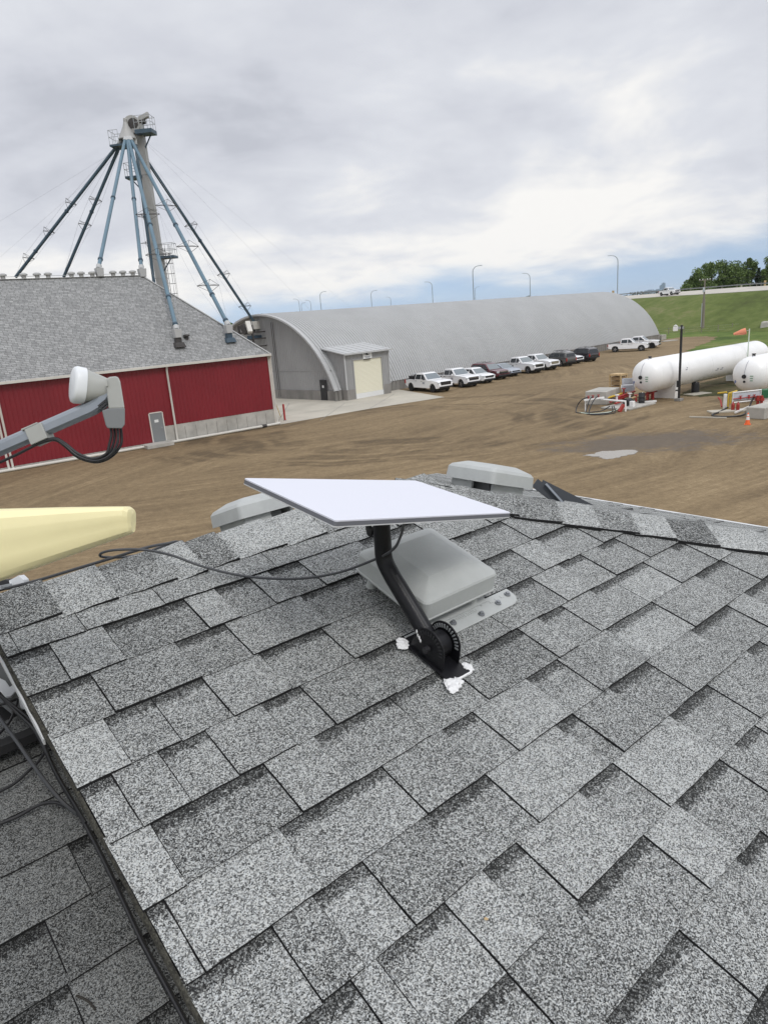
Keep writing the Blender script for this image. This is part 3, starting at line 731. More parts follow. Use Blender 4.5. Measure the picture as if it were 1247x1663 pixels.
def near_vent():
    F = RF; u0, v0, L_, W_ = 1.132, 0.300, 0.298, 0.292
    t, ring, nn = roof_vent('light grey hooded roof vent right behind the black antenna mast, on a flange with screws', F, u0, v0, L_, W_)
    H0, H1, H2 = 0.044, 0.103, 0.133
    mb = MB()
    mb.loft([ring(H0, .004, .022), ring(H0, 0, .022), ring(H0 + .005, -.0015, .022), ring(H0 + .008, .001, .022), ring(H1 - .004, .003, .020), ring(H1 + .001, .0065, .018), ring(H2, .066, .0015)], True, False)
    last = ring(H2, .066, .0015); mb.add(last, [tuple(range(len(last)))])
    und = ring(H0 + .004, .006); mb.add(und, [tuple(range(len(und)))])
    mb.build('hood', M['vent_grey'], t)
    # flange: a rounded plate poking out below the hood, tucked under the course above
    mb = MB(); o = []
    def pl(u, v): return RF(u, v, .0075)
    ul, ur, vb = 1.088, 1.505, 0.640; cr = .045; vt = .576
    pts = [(ul, vt), (ul, vb - .02)]
    for q in range(8): an = R_(180 - 90 * q / 7); pts.append((ul + .02 + .02 * math.cos(an), vb - .02 + .02 * math.sin(an)))
    for q in range(8): an = R_(90 - 90 * q / 7); pts.append((ur - cr + cr * math.cos(an), vb - cr + cr * math.sin(an)))
    pts += [(ur, vt)]
    mb.poly([pl(a, b_) for a, b_ in pts], .003, RN)
    mb.poly([RF(a, b_, .0118) for a, b_ in ((1.165, .44), (1.165, .590), (1.405, .590), (1.405, .44))], .002, RN)
    fl = mb.build('flange', M['vent_grey'], t, bevel=.001)
    mb = MB(); text_mb(mb, 'duraflo', .030, RF(1.262, .607, .0108), RA, -RD, .0008)
    text_mb(mb, '®', .012, RF(1.368, .597, .0108), RA, -RD, .0006)
    mb.build('embossed_lettering', M['vent_grey'], fl)
    mb = MB()
    for q in range(3): mb.box(RF(1.412 + .024 * q, .596, .0110), (.012, .010, .0012), RA, RD, RN)
    mb.build('embossed_mark', M['vent_grey'], fl)
    # throat and posts under the hood
    mb = MB()
    a, b_ = .045, .045
    P = [RF(u0 + a, v0 + b_, 0), RF(u0 + L_ - a, v0 + b_, 0), RF(u0 + L_ - a, v0 + W_ - b_, 0), RF(u0 + a, v0 + W_ - b_, 0)]
    mb.loft([[p + nn * .012 for p in P], [p + nn * .05 for p in P]])
    mb.build('throat', M['lnb_dark'], t, bevel=.006)
    for (u, v) in ((u0 + .022, v0 + W_ - .028), (u0 + L_ - .070, v0 + W_ - .024), (u0 + .022, v0 + .06), (u0 + L_ - .05, v0 + .06)):
        mb = MB(); mb.lathe([(.0, .016), (.004, .0145), (.02, .012), (.042, .0115)], RF(u, v, .012), RN, 16); mb.build('post', M['vent_grey'], t, smooth=True)
    for (u, v) in ((1.160, .598), (1.243, .607), (1.342, .622), (1.425, .612), (1.483, .598)):
        mb = MB(); mb.cyl(RF(u, v, .0125), RF(u, v, .0145), .010, .009, 12); mb.cyl(RF(u, v, .0145), RF(u, v, .020), .0062, .0055, 6); mb.build('screw', M['screw'], t)
near_vent()

def far_vent(label, C, X, D, nn, L_, W_, hc=.040, hs=.058, collar_off=0.0):
    """bigger square vent seen edge-on over the ridge: hood above a square collar with louvre openings. C = centre on the slope"""
    t = thing('roof_vent', label, 'roof vent', C, 0, 'plastic roof vents')
    def ring(h, ins, cr=.02, seg=5):
        o = []; x, y = L_ / 2 - ins, W_ / 2 - ins
        for (sx, sy, s0) in ((1, 1, 0), (-1, 1, 90), (-1, -1, 180), (1, -1, 270)):
            for q in range(seg):
                an = R_(s0 + 90 * q / (seg - 1)); o.append(C + X * (sx * (x - cr) + cr * math.cos(an)) + D * (sy * (y - cr) + cr * math.sin(an)) + nn * h)
        return o
    mb = MB()
    mb.loft([ring(hc + .004, .012), ring(hc, 0), ring(hc + hs - .012, .003), ring(hc + hs, .012), ring(hc + hs + .017, .055, .01), ring(hc + hs + .019, .062, .01)], True, True)
    mb.build('hood', M['vent_grey'], t, smooth=True, angle=24)
    mb = MB(); i = .032
    for sx in (-1, 1):
        mb.box(C + X * sx * (L_ / 2 - i) + nn * (hc / 2 + .005), (.012, W_ - 2 * i - .014, hc), X, D, nn)
    for sy in (-1, 1):
        mb.box(C + D * sy * (W_ / 2 - i) - X * (L_ * .20) + nn * (hc / 2 + .005), (L_ * .42, .012, hc - .004), X, D, nn)
    mb.build('collar', M['vent_grey'], t)
    mb = MB(); mb.box(C + nn * (hc / 2), (L_ - .13, W_ - .13, hc - .004), X, D, nn); mb.build('throat', M['lnb_dark'], t)
    mb = MB(); mb.box(C + nn * .008, (L_ - .02, W_ - .02, .005), X, D, nn); mb.build('flange', M['vent_grey'], t)
    return t
far_vent('light grey roof vent peeking over the ridge left of the white panel antenna', BF(1.16 + .135, .30 + .135), RA, BD, BN, .27, .27)
far_vent('light grey roof vent standing beyond the hip cap, right of the white panel antenna', EF(.1875 - .13, .25 + .135), RDH, ED, EN, .26, .27)

# ------------------------------------------------------------------ white flat panel antenna on its pivot mast
def panel_antenna():
    t = thing('satellite_antenna', 'white flat rectangular satellite antenna with grey rim tilted on a bent black mast', 'satellite antenna', RF(1.10, .68, 0.01))
    # panel: rectangle fitted in space
    P = [Vector(p) for p in ((-.3045, 1.5134, 7.6771), (-.0895, 1.2238, 7.6462), (.3122, 1.6400, 7.5113), (.0972, 1.9296, 7.5421))]
    P = [CAM + (p - CAM) * 1.07 for p in P]
    ctr = sum(P, Vector()) / 4
    n = (P[1] - P[0]).cross(P[2] - P[1]).normalized()
    def lerp2(a, b_): # a,b in 0..1
        return P[0] * (1 - a) * (1 - b_) + P[1] * a * (1 - b_) + P[2] * a * b_ + P[3] * (1 - a) * b_
    def rr(ins, h, cr=.007, seg=5):
        e1 = (P[1] - P[0]); e2 = (P[3] - P[0]); l1, l2 = e1.length, e2.length; o = []
        for (ca, cb, s0) in ((1, 0, 270), (1, 1, 0), (0, 1, 90), (0, 0, 180)):
            for q in range(seg):
                an = R_(s0 + 90 * q / (seg - 1))
                a = (l1 - ins - cr if ca else ins + cr) + cr * math.cos(an); b_ = (l2 - ins - cr if cb else ins + cr) + cr * math.sin(an)
                o.append(lerp2(a / l1, b_ / l2) + n * h)
        return o
    mb = MB(); mb.loft([rr(.0006, -.0035), rr(.0006, -.0006), rr(.0022, 0)]); mb.build('face', M['dish_white'], t)
    mb = MB(); mb.loft([rr(0.0, -.0125), rr(0, -.0037)]); mb.build('rim', M['dish_rim'], t, smooth=True)
    mb = MB(); mb.loft([rr(.02, -.0165), rr(.0, -.0150), rr(-.0004, -.0127)]); bk = mb.build('back_shell', M['dish_back'], t, smooth=True)
    # mast: surveyed in the plane square to the ridge
    foot = RF(1.102, .675, .045); pl = RA
    def S(px, py): return onplane(px, py, foot, pl)
    m0, m1, m2, m3 = S(706, 1052), S(672, 994), S(636, 934), S(624, 908)
    m4 = S(619, 845); m5 = m4 + (m4 - S(621, 870)).normalized() * .008
    mb = MB(); pts = spline([m0, m0.lerp(m1, .5), m1, m1.lerp(m2, .62), m2, m3, S(621.5, 880), S(620, 860), m4, m5], 6)
    mb.tube(pts, .0230, 18); ma = mb.build('mast', M['black_steel'], t, smooth=True, angle=50)
    # sleeve seam along the lower tube
    up = (m1 - m0).normalized(); side = (-_fw + _R * .55); side = (side - up * side.dot(up)).normalized()
    mb = MB(); a = m0 + up * .05 + side * .0232; b_ = m2 - up * .01 + side * .0232
    mb.beam(a, b_, .007, .002, up=side); mb.build('seam', M['black_plastic'], ma)
    mb = MB(); mb.cyl(m5, m5 + (m5 - m4).normalized() * .016, .026, .030, 18); mb.build('mast_head', M['black_plastic'], t, smooth=True)
    # wing knob
    k = S(612, 858); kd = (-_R * .9 + _fw * .1 - _U * .15).normalized()
    mb = MB(); mb.cyl(k, k + kd * .018, .006, .006, 10); q = k + kd * .018
    mb.ball(q - _U * .006, .0105, 12, 8, (1, .55, 1.35)); mb.box(q + kd * .004 + _U * .006, (.016, .006, .014), kd, None)
    mb.build('wing_knob', M['black_plastic'], t, smooth=True)
    # base bracket: plate on the shingles, two upright toothed cheeks
    pu, pv, ph = 1.102, .675, .048
    mb = MB()
    mb.box(RF(pu, .677, .0135), (.074, .182, .004), RA, RD, RN); plate = mb.build('base_plate', M['black_steel'], t, bevel=.001)
    for i, du in enumerate((-.0285, .0285)):
        o = []
        for q in range(25):
            an = R_(180 - 180 * q / 24); o.append((pv + .054 * math.cos(an), ph + .054 * math.sin(an)))
        o = [(pv - .060, .016)] + [(pv - .056, ph - .01)] + o + [(pv + .056, ph - .01), (pv + .058, .016)]
        mb = MB(); mb.poly([RF(pu + du, v, h) for v, h in o], .004, RA); ck = mb.build('bracket_cheek', M['black_steel'], t, bevel=.001)
        mb = MB()                                                   # ring of teeth pressed in the cheek
        fs = 1 if du > 0 else -1
        for sgn in (-1, 1):
            for q in range(15):
                an = R_(8 + 164 * q / 14); v, h = pv + .043 * math.cos(an), ph + .043 * math.sin(an)
                dr = (RD * math.cos(an) + RN * math.sin(an))
                mb.box(RF(pu + du + .002 + sgn * .0026, v, h), (.0022, .0042, .011), RA, dr.cross(RA), dr)
        mb.build('index_teeth', M['galv'] if i else M['black_plastic'], ck)
    mb = MB(); mb.cyl(RF(pu - .042, pv, ph), RF(pu + .044, pv, ph), .0085, .0085, 14); mb.cyl(RF(pu + .031, pv, ph), RF(pu + .037, pv, ph), .017, .015, 16); mb.build('pivot_bolt', M['black_plastic'], t, smooth=True)
    mb = MB(); mb.cyl(RF(pu - .022, pv, ph), RF(pu + .022, pv, ph), .034, .034, 24); mb.build('pivot_hub', M['black_steel'], t, smooth=True)
    # sealant over the four lag bolts and along the plate edges
    rs = random.Random(3)
    for (u, v, s_) in ((1.064, .600, 1.15), (1.072, .775, 1.25), (1.142, .752, .95), (1.150, .600, .75)):
        mb = MB()
        for q in range(4):
            c_ = RF(u + (rs.uniform(-.012, .012) if q else 0) * s_, v + (rs.uniform(-.012, .012) if q else 0) * s_, .0115); r0_ = (.0125 if q == 0 else .0100) * s_
            rows = []
            for a_ in range(9):
                th = math.pi * .5 * a_ / 8; row = []
                for b_ in range(22):
                    ph_ = 2 * math.pi * b_ / 22; dv = Vector((math.cos(ph_) * math.sin(th), math.sin(ph_) * math.sin(th), math.cos(th)))
                    k_ = 1 + .42 * mnoise.noise(dv * 1.6 + Vector((q * 3.1, u * 90, v * 70))) + .22 * mnoise.noise(dv * 5 + Vector((u * 50, q * 2.2, 0)))
                    row.append(c_ + (RA * dv.x * 1.15 + RD * dv.y * 1.15 + RN * dv.z * .55) * r0_ * k_)
                rows.append(row)
            mb.loft(rows, True, False)
        mb.build('sealant', M['sealant'], t, smooth=True, angle=60)
    for v_, r_ in ((.769, .0038), (.586, .0022)):
        mb = MB(); mb.tube([RF(1.064 + .078 * i / 8, v_ + rs.uniform(-.001, .001), .012) for i in range(9)], r_, 6); mb.build('sealant_bead', M['sealant'], t, smooth=True)
    mb = MB(); 
    for q in range(4): mb.ball(RF(1.070, .630 + .006 * q, .072 - .005 * q + rs.uniform(-.004, .004)), .0048, 9, 6, (.5, 1.2, 1), jit=.3)
    mb.build('sealant_smear', M['sealant'], t, smooth=True)
    return ctr, n
DISH_C, DISH_N = panel_antenna()

# cable of the panel antenna: from its back, sagging over the ridge and away
def W(px, py, h): return onroof(px, py, h)
mb = MB()
P = [At(657, 842, 1.72), At(650, 872, 1.735), At(636, 894, 1.77), At(600, 912, 1.86), W(545, 931, .06), W(480, 940, .035), W(400, 936, .022), W(330, 920, .030), W(280, 902, .050), At(235, 893, 1.93), At(190, 893, 1.90), At(166, 898, 1.90), At(166, 904, 1.93), At(195, 905, 1.97), At(230, 900, 2.0), At(262, 888, 2.07), At(285, 882, 2.16), At(300, 884, 2.4), At(312, 930, 2.7)]
mb.tube(P, .0037, 10, smooth=9)
tag(mb.build('antenna_cable', M['grey_cable'], smooth=True), 'dark grey cable sagging from the white panel antenna to a loop over the ridge', 'cable')
mb = MB()
P = [At(-60, 970, 1.86), At(0, 958, 1.885), At(60, 943, 1.905), At(120, 925, 1.915), At(180, 907, 1.93), At(236, 890, 1.955), At(270, 883, 2.05), At(292, 881, 2.2), At(306, 900, 2.5), At(316, 960, 2.8)]
mb.tube(P, .0042, 10, smooth=8)
tag(mb.build('antenna_cable', M['grey_cable'], smooth=True), 'dark grey cable lying along the top of the ridge cap at the left edge', 'cable')
# black strap brace behind the right vent: two flat bars meeting behind the hood
b0 = At(884, 782, 2.75)
t = thing('mast_brace', 'dark flat steel brace bars slanting down behind the right roof vent', 'brace', EF(-.25, .9))
for nm, (a, b_, w_) in {'front': ((868, 784, 2.95), (912, 818, 2.95), .040), 'rear': ((878, 786, 3.2), (966, 830, 3.2), .042)}.items():
    mb = MB(); p, q = At(*a), At(*b_); mb.beam(p, q, .010, w_, up=_U - (q - p).normalized() * _U.dot((q - p).normalized()))
    mb.build('flat_bar', M['brace'], t)
mb = MB(); p, q = At(886, 786, 2.93), At(913, 816, 2.93); mb.beam(p, q, .012, .008, up=_U); mb.build('bar_edge', M['arm_steel'], t)
# specks on the near slope
for (px, py, nm, lb, ct, r_, mm) in ((789, 1492, 'dry_leaf', 'small tan dry leaf bit lying on the near shingles', 'leaf', .004, 'leaf_tan'),):
    mb = MB(); mb.ball(onroof(px, py, .0105), r_, 8, 5, (1, .8, .35), jit=.3); tag(mb.build(nm, M[mm], smooth=True), lb, ct)
mb = MB(); P = [onplane(a, b_, LF(0, 0, .012), RN) for a, b_ in ((124, 1617), (135, 1621), (147, 1629), (155, 1640))]
mb.tube(P, .0022, 6, smooth=4, rads=None); tag(mb.build('twig', M['twig'], smooth=True), 'thin curved black twig on the lower roof at the left', 'twig')

# ------------------------------------------------------------------ satellite dish arm with its feed (reflector is out of frame at the left)
DP = 1.5
def feed_arm():
    t = thing('satellite_dish', 'grey satellite dish arm carrying a feed with white cap, in front of the red barn', 'satellite dish', At(-150, 1130, 1.70))
    A = lambda x, y, d=DP: At(x, y, d)
    s = DP / F_PX                                                   # metres per photo pixel at that depth
    # arm: flat-oval tube
    ax0, ax1, ax2 = A(-330, 872), A(150, 662), A(168, 650)
    d = (ax1 - ax0).normalized(); up = (_U - d * _U.dot(d)).normalized(); sd_ = d.cross(up)
    def sec(c, d_, hh, ww):
        up_ = (_U - d_ * _U.dot(d_)).normalized(); s_ = d_.cross(up_)
        return [c + up_ * a * hh + s_ * b_ * ww for a, b_ in ((-1, -.6), (-.75, -1), (.2, -1), (.62, -.8), (1, -.25), (1, .25), (.62, .8), (.2, 1), (-.75, 1), (-1, .6))]
    mb = MB(); mb.loft([sec(ax0, d, .0150, .0150), sec(ax1, d, .0150, .0150), sec(A(163, 654), (A(176, 640) - ax1).normalized(), .0150, .0150), sec(A(176, 636), (A(178, 620) - A(170, 650)).normalized(), .0150, .0150)])
    mb.build('arm', M['arm_steel'], t, smooth=True, angle=25)
    # louvre ribs where the arm meets the body
    mb = MB()
    for q in range(4): mb.beam(A(160 + 3.2 * q, 660 + 3.2 * q, DP - .022), A(172 + 3.2 * q * .6, 650 + 4.0 * q, DP - .022), .004, .0016, up=_fw)
    mb.build('arm_ribs', M['black_plastic'], t)
    # clamp
    mb = MB(); c = A(66, 706); mb.box(c, (26 * s * 1.12, .040, .036), d, None, up); mb.box(A(54, 694), (28 * s, .034, .004), d, None, up)
    cl = mb.build('clamp', M['lnb_grey'], t, bevel=.0015)
    # LNB body
    mb = MB()
    def R4(pts, d0, th): return [A(x, y, d0) for x, y in pts] + []
    bod = [(172, 616), (178, 612), (189, 611), (193, 613), (196, 620), (203, 663), (177, 664)]
    mb.loft([[A(x, y, DP - .030) for x, y in bod], [A(x, y, DP + .045) for x, y in bod]])
    body = mb.build('lnb_body', M['lnb_grey'], t, bevel=.003)
    boot = [(166, 667), (176, 663.6), (203.4, 662.5), (203.2, 690), (198, 696), (175, 695.5), (172, 690)]
    mb = MB(); mb.loft([[A(x, y, DP - .032) for x, y in boot], [A(x, y, DP + .046) for x, y in boot]]); mb.build('connector_boot', M['lnb_dark'], t, bevel=.002)
    mb = MB(); mb.beam(A(172.5, 618, DP - .033), A(174, 627, DP - .033), .004, .004); mb.build('clip', M['lnb_grey'], body)
    # horn: narrow at the body, flared to the cap
    hx = (A(172, 630) - A(130, 627)); L_ = hx.length; hx.normalize(); o = A(140, 627)
    fx = (-hx - _fw * .70).normalized()                             # boresight leans a little toward the camera
    back = A(176, 631)
    c0 = A(136, 627)
    upn = (_U - fx * _U.dot(fx)).normalized(); sdn = fx.cross(upn)
    def oval(c, hh, ww, seg=28, pw=2.6):
        o = []
        for q in range(seg):
            a = 2 * math.pi * q / seg; ca, sa = math.cos(a), math.sin(a)
            o.append(c + upn * hh * math.copysign(abs(sa) ** (2 / pw), sa) + sdn * ww * math.copysign(abs(ca) ** (2 / pw), ca))
        return o
    tilt = 0
    mb = MB(); mb.loft([oval(back, .020, .018), oval(back * .55 + c0 * .45, .028, .025), oval(c0, .0365, .033)]); mb.build('feed_horn', M['lnb_grey'], t, smooth=True, angle=40)
    mb = MB(); mb.loft([oval(c0 - fx * .001, .0385, .035), oval(c0 + fx * .016, .0395, .036), oval(c0 + fx * .021, .0375, .034), oval(c0 + fx * .0235, .031, .028)]); mb.build('feed_cap', M['lnb_white'], t, smooth=True, angle=50)
    for q in range(4):
        x0 = 180 + 5.4 * q; dd = DP - .014 + .012 * (q % 2)
        P = [A(x0, 694, dd), A(x0 + 1.5, 706, dd), A(x0 - 2 + .8 * q, 722, dd), A(173 + 3.2 * q, 737 + 1.2 * q, dd), A(152 + 2 * q, 745 + 1.8 * q, dd), A(128, 737 + 2 * q, dd), A(106, 720 + 1.5 * q, dd), A(88, 712 + .8 * q, dd), A(60, 722, dd), A(20, 742, dd), A(-60, 778, dd), A(-200, 840, dd)]
        mb = MB(); mb.tube(P, .0031, 8, smooth=7); mb.build('coax_cable', M['black_cable'], t, smooth=True)
    # reflector, its back frame and mast stand left of the frame
    rc = A(-285, 705); rn = (A(130, 640) - rc).normalized()
    ru = (_U - rn * _U.dot(rn)).normalized(); rs_ = rn.cross(ru)
    mb = MB(); rings = []
    for q in range(9):
        f = q / 8; rr = .31 * f
        rings.append([rc + rn * (.075 * f * f) + ru * rr * math.sin(a) * 0.95 + rs_ * rr * 1.05 * math.cos(a) for a in [2 * math.pi * z / 40 for z in range(40)]])
    rings2 = [[p - rn * .006 for p in r] for r in rings]
    mb.loft(list(reversed(rings2)) + rings, True, False); mb.build('reflector', M['reflector'], t, smooth=True)
    mb = MB(); base = onplane(-210, 1190, LF(0, 0, 0), RN); mtop = rc - rn * .10
    mb.tube([base + Vector((0, 0, .03)), base + Vector((0, 0, .30)), mtop - Vector((0, 0, .02)), mtop + Vector((0, 0, .05))], .021, 12, smooth=5); mb.build('mast', M['galv'], t, smooth=True)
    mb = MB(); mb.box((mtop + rc) / 2, (.12, .08, .16), rn, None); mb.build('back_bracket', M['galv'], t, bevel=.004)
    mb = MB(); mb.beam(ax0, rc - rn * .05, .03, .03); mb.build('arm_stub', M['galv'], t)
    mb = MB(); mb.box(base + RN * .006, (.16, .20, .006), RA, RD, RN); mb.build('foot_plate', M['galv'], t, bevel=.003)
feed_arm()

# ------------------------------------------------------------------ cream directional antenna at the left edge
def cream_antenna():
    D0 = 1.22
    t = thing('directional_antenna', 'cream yellow tapered directional antenna poking in from the left edge above the ridge', 'antenna', At(-330, 1150, 1.45))
    A = lambda x, y, d=D0: At(x, y, d)
    tip, tail = A(206, 848), A(-190, 922)
    secs = [(216.5, 840, 862, .004), (217, 834, 864, .013), (214, 827, 866, .022), (208, 822.5, 868.5, .027), (190, 822.5, 875, .031), (120, 823.5, 900, .035), (0, 826.5, 943, .040), (-120, 832, 986, .045), (-240, 838, 1018, .048), (-252, 846, 1008, .040)]
    mb = MB(); rings = []
    for (x, y0, y1, th) in secs:
        c0, c1 = A(x, y0), A(x + (y1 - y0) * .02, y1); m = (c0 + c1) / 2; hv = (c0 - c1) / 2; o = []
        prof = [(1, 0), (1, .35), (.93, .72), (.72, .95), (.42, 1.0), (.36, 1.0), (0, .93), (-.36, .80), (-.42, .80), (-.8, .62), (-.95, .40), (-1, .15), (-1, 0)]
        pts = [(a, -b_) for a, b_ in prof] + [(a, b_) for a, b_ in reversed(prof[1:-1])]
        for a, b_ in pts: o.append(m + hv * a + _fw * b_ * th)
        rings.append(o)
    mb.loft(rings); mb.build('housing', M['cream'], t, smooth=True, angle=26)
    mb = MB()
    base = onplane(-420, 1330, LF(0, 0, 0), RN); top = A(-262, 800, 1.28); 
    mb.cyl(Vector((top.x, top.y, RF(0, 0, LOWH).z - .3)), top, .018, .018, 14); mb.build('pole', M['galv'], t, smooth=True)
    mb = MB(); mb.box(A(-246, 925, 1.25), (.05, .05, .09), _R, None); mb.build('pole_clamp', M['galv'], t, bevel=.004)
cream_antenna()
# white clamp plate and black block beyond the ridge, below the cream antenna
t = thing('mounting_bracket', 'white metal bracket end with black block peeking over the ridge under the cream antenna', 'bracket', At(10, 975, 2.1))
mb = MB(); mb.poly([At(x, y, 1.98) for x, y in ((15, 943), (31, 934.5), (39, 942), (40, 952), (18, 958))], .03, _fw); mb.build('plate', M['lnb_white'], t, bevel=.001)
mb = MB(); mb.poly([At(x, y, 2.0) for x, y in ((-40, 962), (-40, 948), (12, 941), (17, 945), (14, 958))], .04, _fw); mb.build('block', M['black_plastic'], t, bevel=.002)
mb = MB(); mb.beam(At(20, 950, 2.02), BF(.32, .10, .03), .018, .010); mb.build('strap', M['galv'], t)

# mount foot and coax bundle at the left rake
def LP(px, py, h=0.0): return onplane(px, py, LF(0, 0, h), RN)
t = thing('mount_foot', 'white metal mount foot with dark base on the lower roof at the left edge', 'mount', LP(8, 1130))
mb = MB(); mb.poly([LP(x, y, .06) for x, y in ((-30, 1085), (0, 1103), (10, 1108), (17, 1118), (25, 1112), (27, 1124), (19, 1133), (10, 1134), (2, 1124), (-30, 1118))], .006, RN); mb.build('foot_plate', M['lnb_white'], t, bevel=.001)
mb = MB(); mb.poly([LP(x, y, .035) for x, y in ((-30, 1060), (4, 1072), (24, 1100), (46, 1150), (20, 1160), (-30, 1120))], .012, RN); mb.build('dark_pad', M['lnb_dark'], t, bevel=.001)
mb = MB(); mb.poly([LP(x, y, .060) for x, y in ((31, 1136), (40, 1144), (43, 1153), (34, 1150))], .006, RN); mb.build('tab', M['lnb_white'], t)
cabs = [
 ('thick black coax cable hugging the rake edge down to the bottom left corner', 'black_cable', .0052, [(-20, 1108, .10), (10, 1138, .09), (30, 1158, .09), (58, 1186, .08), (75, 1220, .07), (95, 1262, .06), (130, 1322, .06), (168, 1395, .055), (200, 1462, .055), (232, 1530, .05), (270, 1600, .05), (318, 1690, .05)]),
 ('grey coax cable crossing over the others from the left edge to the rake', 'grey_cable', .0046, [(-30, 1120, .10), (0, 1166, .10), (28, 1204, .10), (50, 1236, .10), (75, 1270, .09), (100, 1300, .07), (128, 1324, .045)]),
 ('black coax cable curving from the rake down to the left edge, upper one', 'black_cable', .0038, [(72, 1224, .05), (62, 1238, .045), (45, 1254, .04), (20, 1275, .035), (-30, 1300, .035)]),
 ('black coax cable bowing along the shingles to the left edge, lowest one', 'black_cable', .0042, [(128, 1322, .05), (105, 1308, .045), (85, 1303, .04), (60, 1309, .03), (25, 1328, .025), (-40, 1352, .02)]),
 ('black coax cable bent sharply upward beside the white mount foot', 'black_cable', .0036, [(-20, 1148, .06), (12, 1142, .07), (28, 1136, .07), (25, 1152, .06), (12, 1178, .05), (-25, 1215, .04)]),
 ('thin black coax cable tight against the drip edge beside the thick one', 'black_cable', .0034, [(0, 1128, .11), (28, 1150, .11), (52, 1172, .10), (70, 1205, .09), (88, 1248, .075), (112, 1290, .07), (140, 1336, .065)]),
]
for lb, mm, r_, pp in cabs:
    mb = MB(); mb.tube([LP(x, y, max(h, .012 + r_)) for x, y, h in pp], r_, 10, smooth=8)
    tag(mb.build('coax_cable', M[mm], smooth=True), lb, 'cable', 'coax cables at the left rake')

# ================================================================== ground, yard, embankment, road
def sheet(name, pts, z, m, n=0, rnd_amt=0.0, seed=1):
    rs = random.Random(seed); P = []
    k = len(pts)
    for i in range(k):
        a, b_ = Vector(pts[i]), Vector(pts[(i + 1) % k])
        for q in range(max(1, n)):
            p = a.lerp(b_, q / max(1, n)); j = rnd_amt if (q or n > 1) else 0
            P.append((p.x + rs.uniform(-j, j), p.y + rs.uniform(-j, j), z))
    mb = MB(); mb.add(P, [tuple(range(len(P)))]); return structure(mb.build(name, m))
mb = MB(); mb.add([(-9000, -3000, -.02), (9000, -3000, -.02), (9000, 14000, -.02), (-9000, 14000, -.02)], [(0, 1, 2, 3)])
structure(mb.build('ground', M['grass']))
YB = [G(*q) for q in ((1068, 553), (1100, 548), (1150, 545.5), (1166, 548.5), (1142, 558), (1116, 570), (1140, 584), (1215, 592), (1275, 594))]
sheet('dirt_yard', [(-90, -40), (75, -40), (75, 50)] + [(p.x, p.y) for p in reversed(YB)] + [(43, 131), (-20, 131), (-90, 110)], 0.0, M['dirt'], 7, 0.6, 4)
mb = MB()
AP = [G(452, 690), G(600, 664), G(722, 645), G(640, 631.5), Vector((-1, 76, 0)), Vector((-16, 84, 0)), Vector((-24, 76, 0)), G(440, 680)]
mb.add([(p.x, p.y, .012) for p in AP], [tuple(range(len(AP)))]); structure(mb.build('concrete_apron', M['apron']))
# control joints of the apron
mb = MB()
for a, b_ in ((G(520, 683), G(560, 655)), (G(600, 664), G(640, 640)), (G(462, 676), G(640, 648)), (G(450, 688), G(470, 655))):
    d = (b_ - a).normalized(); s_ = Vector((-d.y, d.x, 0)) * .03
    mb.add([(p.x, p.y, .0165) for p in (a - s_, b_ - s_, b_ + s_, a + s_)], [(0, 1, 2, 3)])
structure(mb.build('apron_joint', M['concrete_dark']))
def blob(name, pts, z, m, seed):
    rs = random.Random(seed); c = sum((Vector((p.x, p.y, 0)) for p in pts), Vector()) / len(pts); P = []
    for p in spline([Vector((p.x, p.y, 0)) for p in pts] + [Vector((pts[0].x, pts[0].y, 0))], 16)[:-1]:
        an = math.atan2((p - c).y, (p - c).x); q = c + (p - c) * (1 + .32 * mnoise.noise(Vector((math.cos(an) * 1.3, math.sin(an) * 1.3, seed))) + .20 * mnoise.noise(Vector((math.cos(an) * 4.5, math.sin(an) * 4.5, seed + 9))) + rs.uniform(-.04, .04)); P.append((q.x, q.y, z))
    mb = MB(); mb.add(P, [tuple(range(len(P)))]); return structure(mb.build(name, m))
blob('puddle', [G(*p) for p in ((946, 740), (964, 736), (988, 733), (1012, 731), (1030, 733), (1038, 736), (1016, 741), (996, 745), (978, 745), (968, 742))], .012, M['puddle'], 2)

# highway on its embankment
ROADP = [(0, -40, 7.0), (112, 40, 7.1), (101, 105, 7.15), (84, 150, 7.2), (77, 164, 7.3), (74.5, 176, 7.4), (70, 190, 7.45), (58, 215, 7.5), (40, 245, 7.5), (18, 266, 7.5), (-10, 300, 7.5), (-43, 347, 7.5), (-110, 430, 7.4), (-220, 540, 7.0)][1:]
pts = spline([Vector(p) for p in ROADP], 6)
def offs(i, d, z):
    t_ = pts[min(i + 1, len(pts) - 1)] - pts[max(i - 1, 0)]; nn = Vector((t_.y, -t_.x, 0)).normalized()      # to the far side
    p = pts[i] + nn * d; return Vector((p.x, p.y, p.z + z))
def strip(name, prof, m):
    mb = MB(); rows = []
    for i in range(len(pts)): rows.append([offs(i, d, z) if z is not None else Vector((*offs(i, d, 0).xy, -.01)) for d, z in prof])
    mb.loft(rows, False, False); return structure(mb.build(name, m, smooth=True, angle=60))
strip('embankment', [(-19, None), (-16, -6.4), (-3.0, -.85), (-.6, -.18), (0.0, -.16), (15.4, .68), (18, .3), (44, -6.5), (50, None)], M['slope_grass'])
strip('highway', [(0.0, -.12), (15.2, .72)], M['curb_gravel'])
strip('lane_line', [(1.0, -.05), (1.18, -.04)], M['sign_white'])
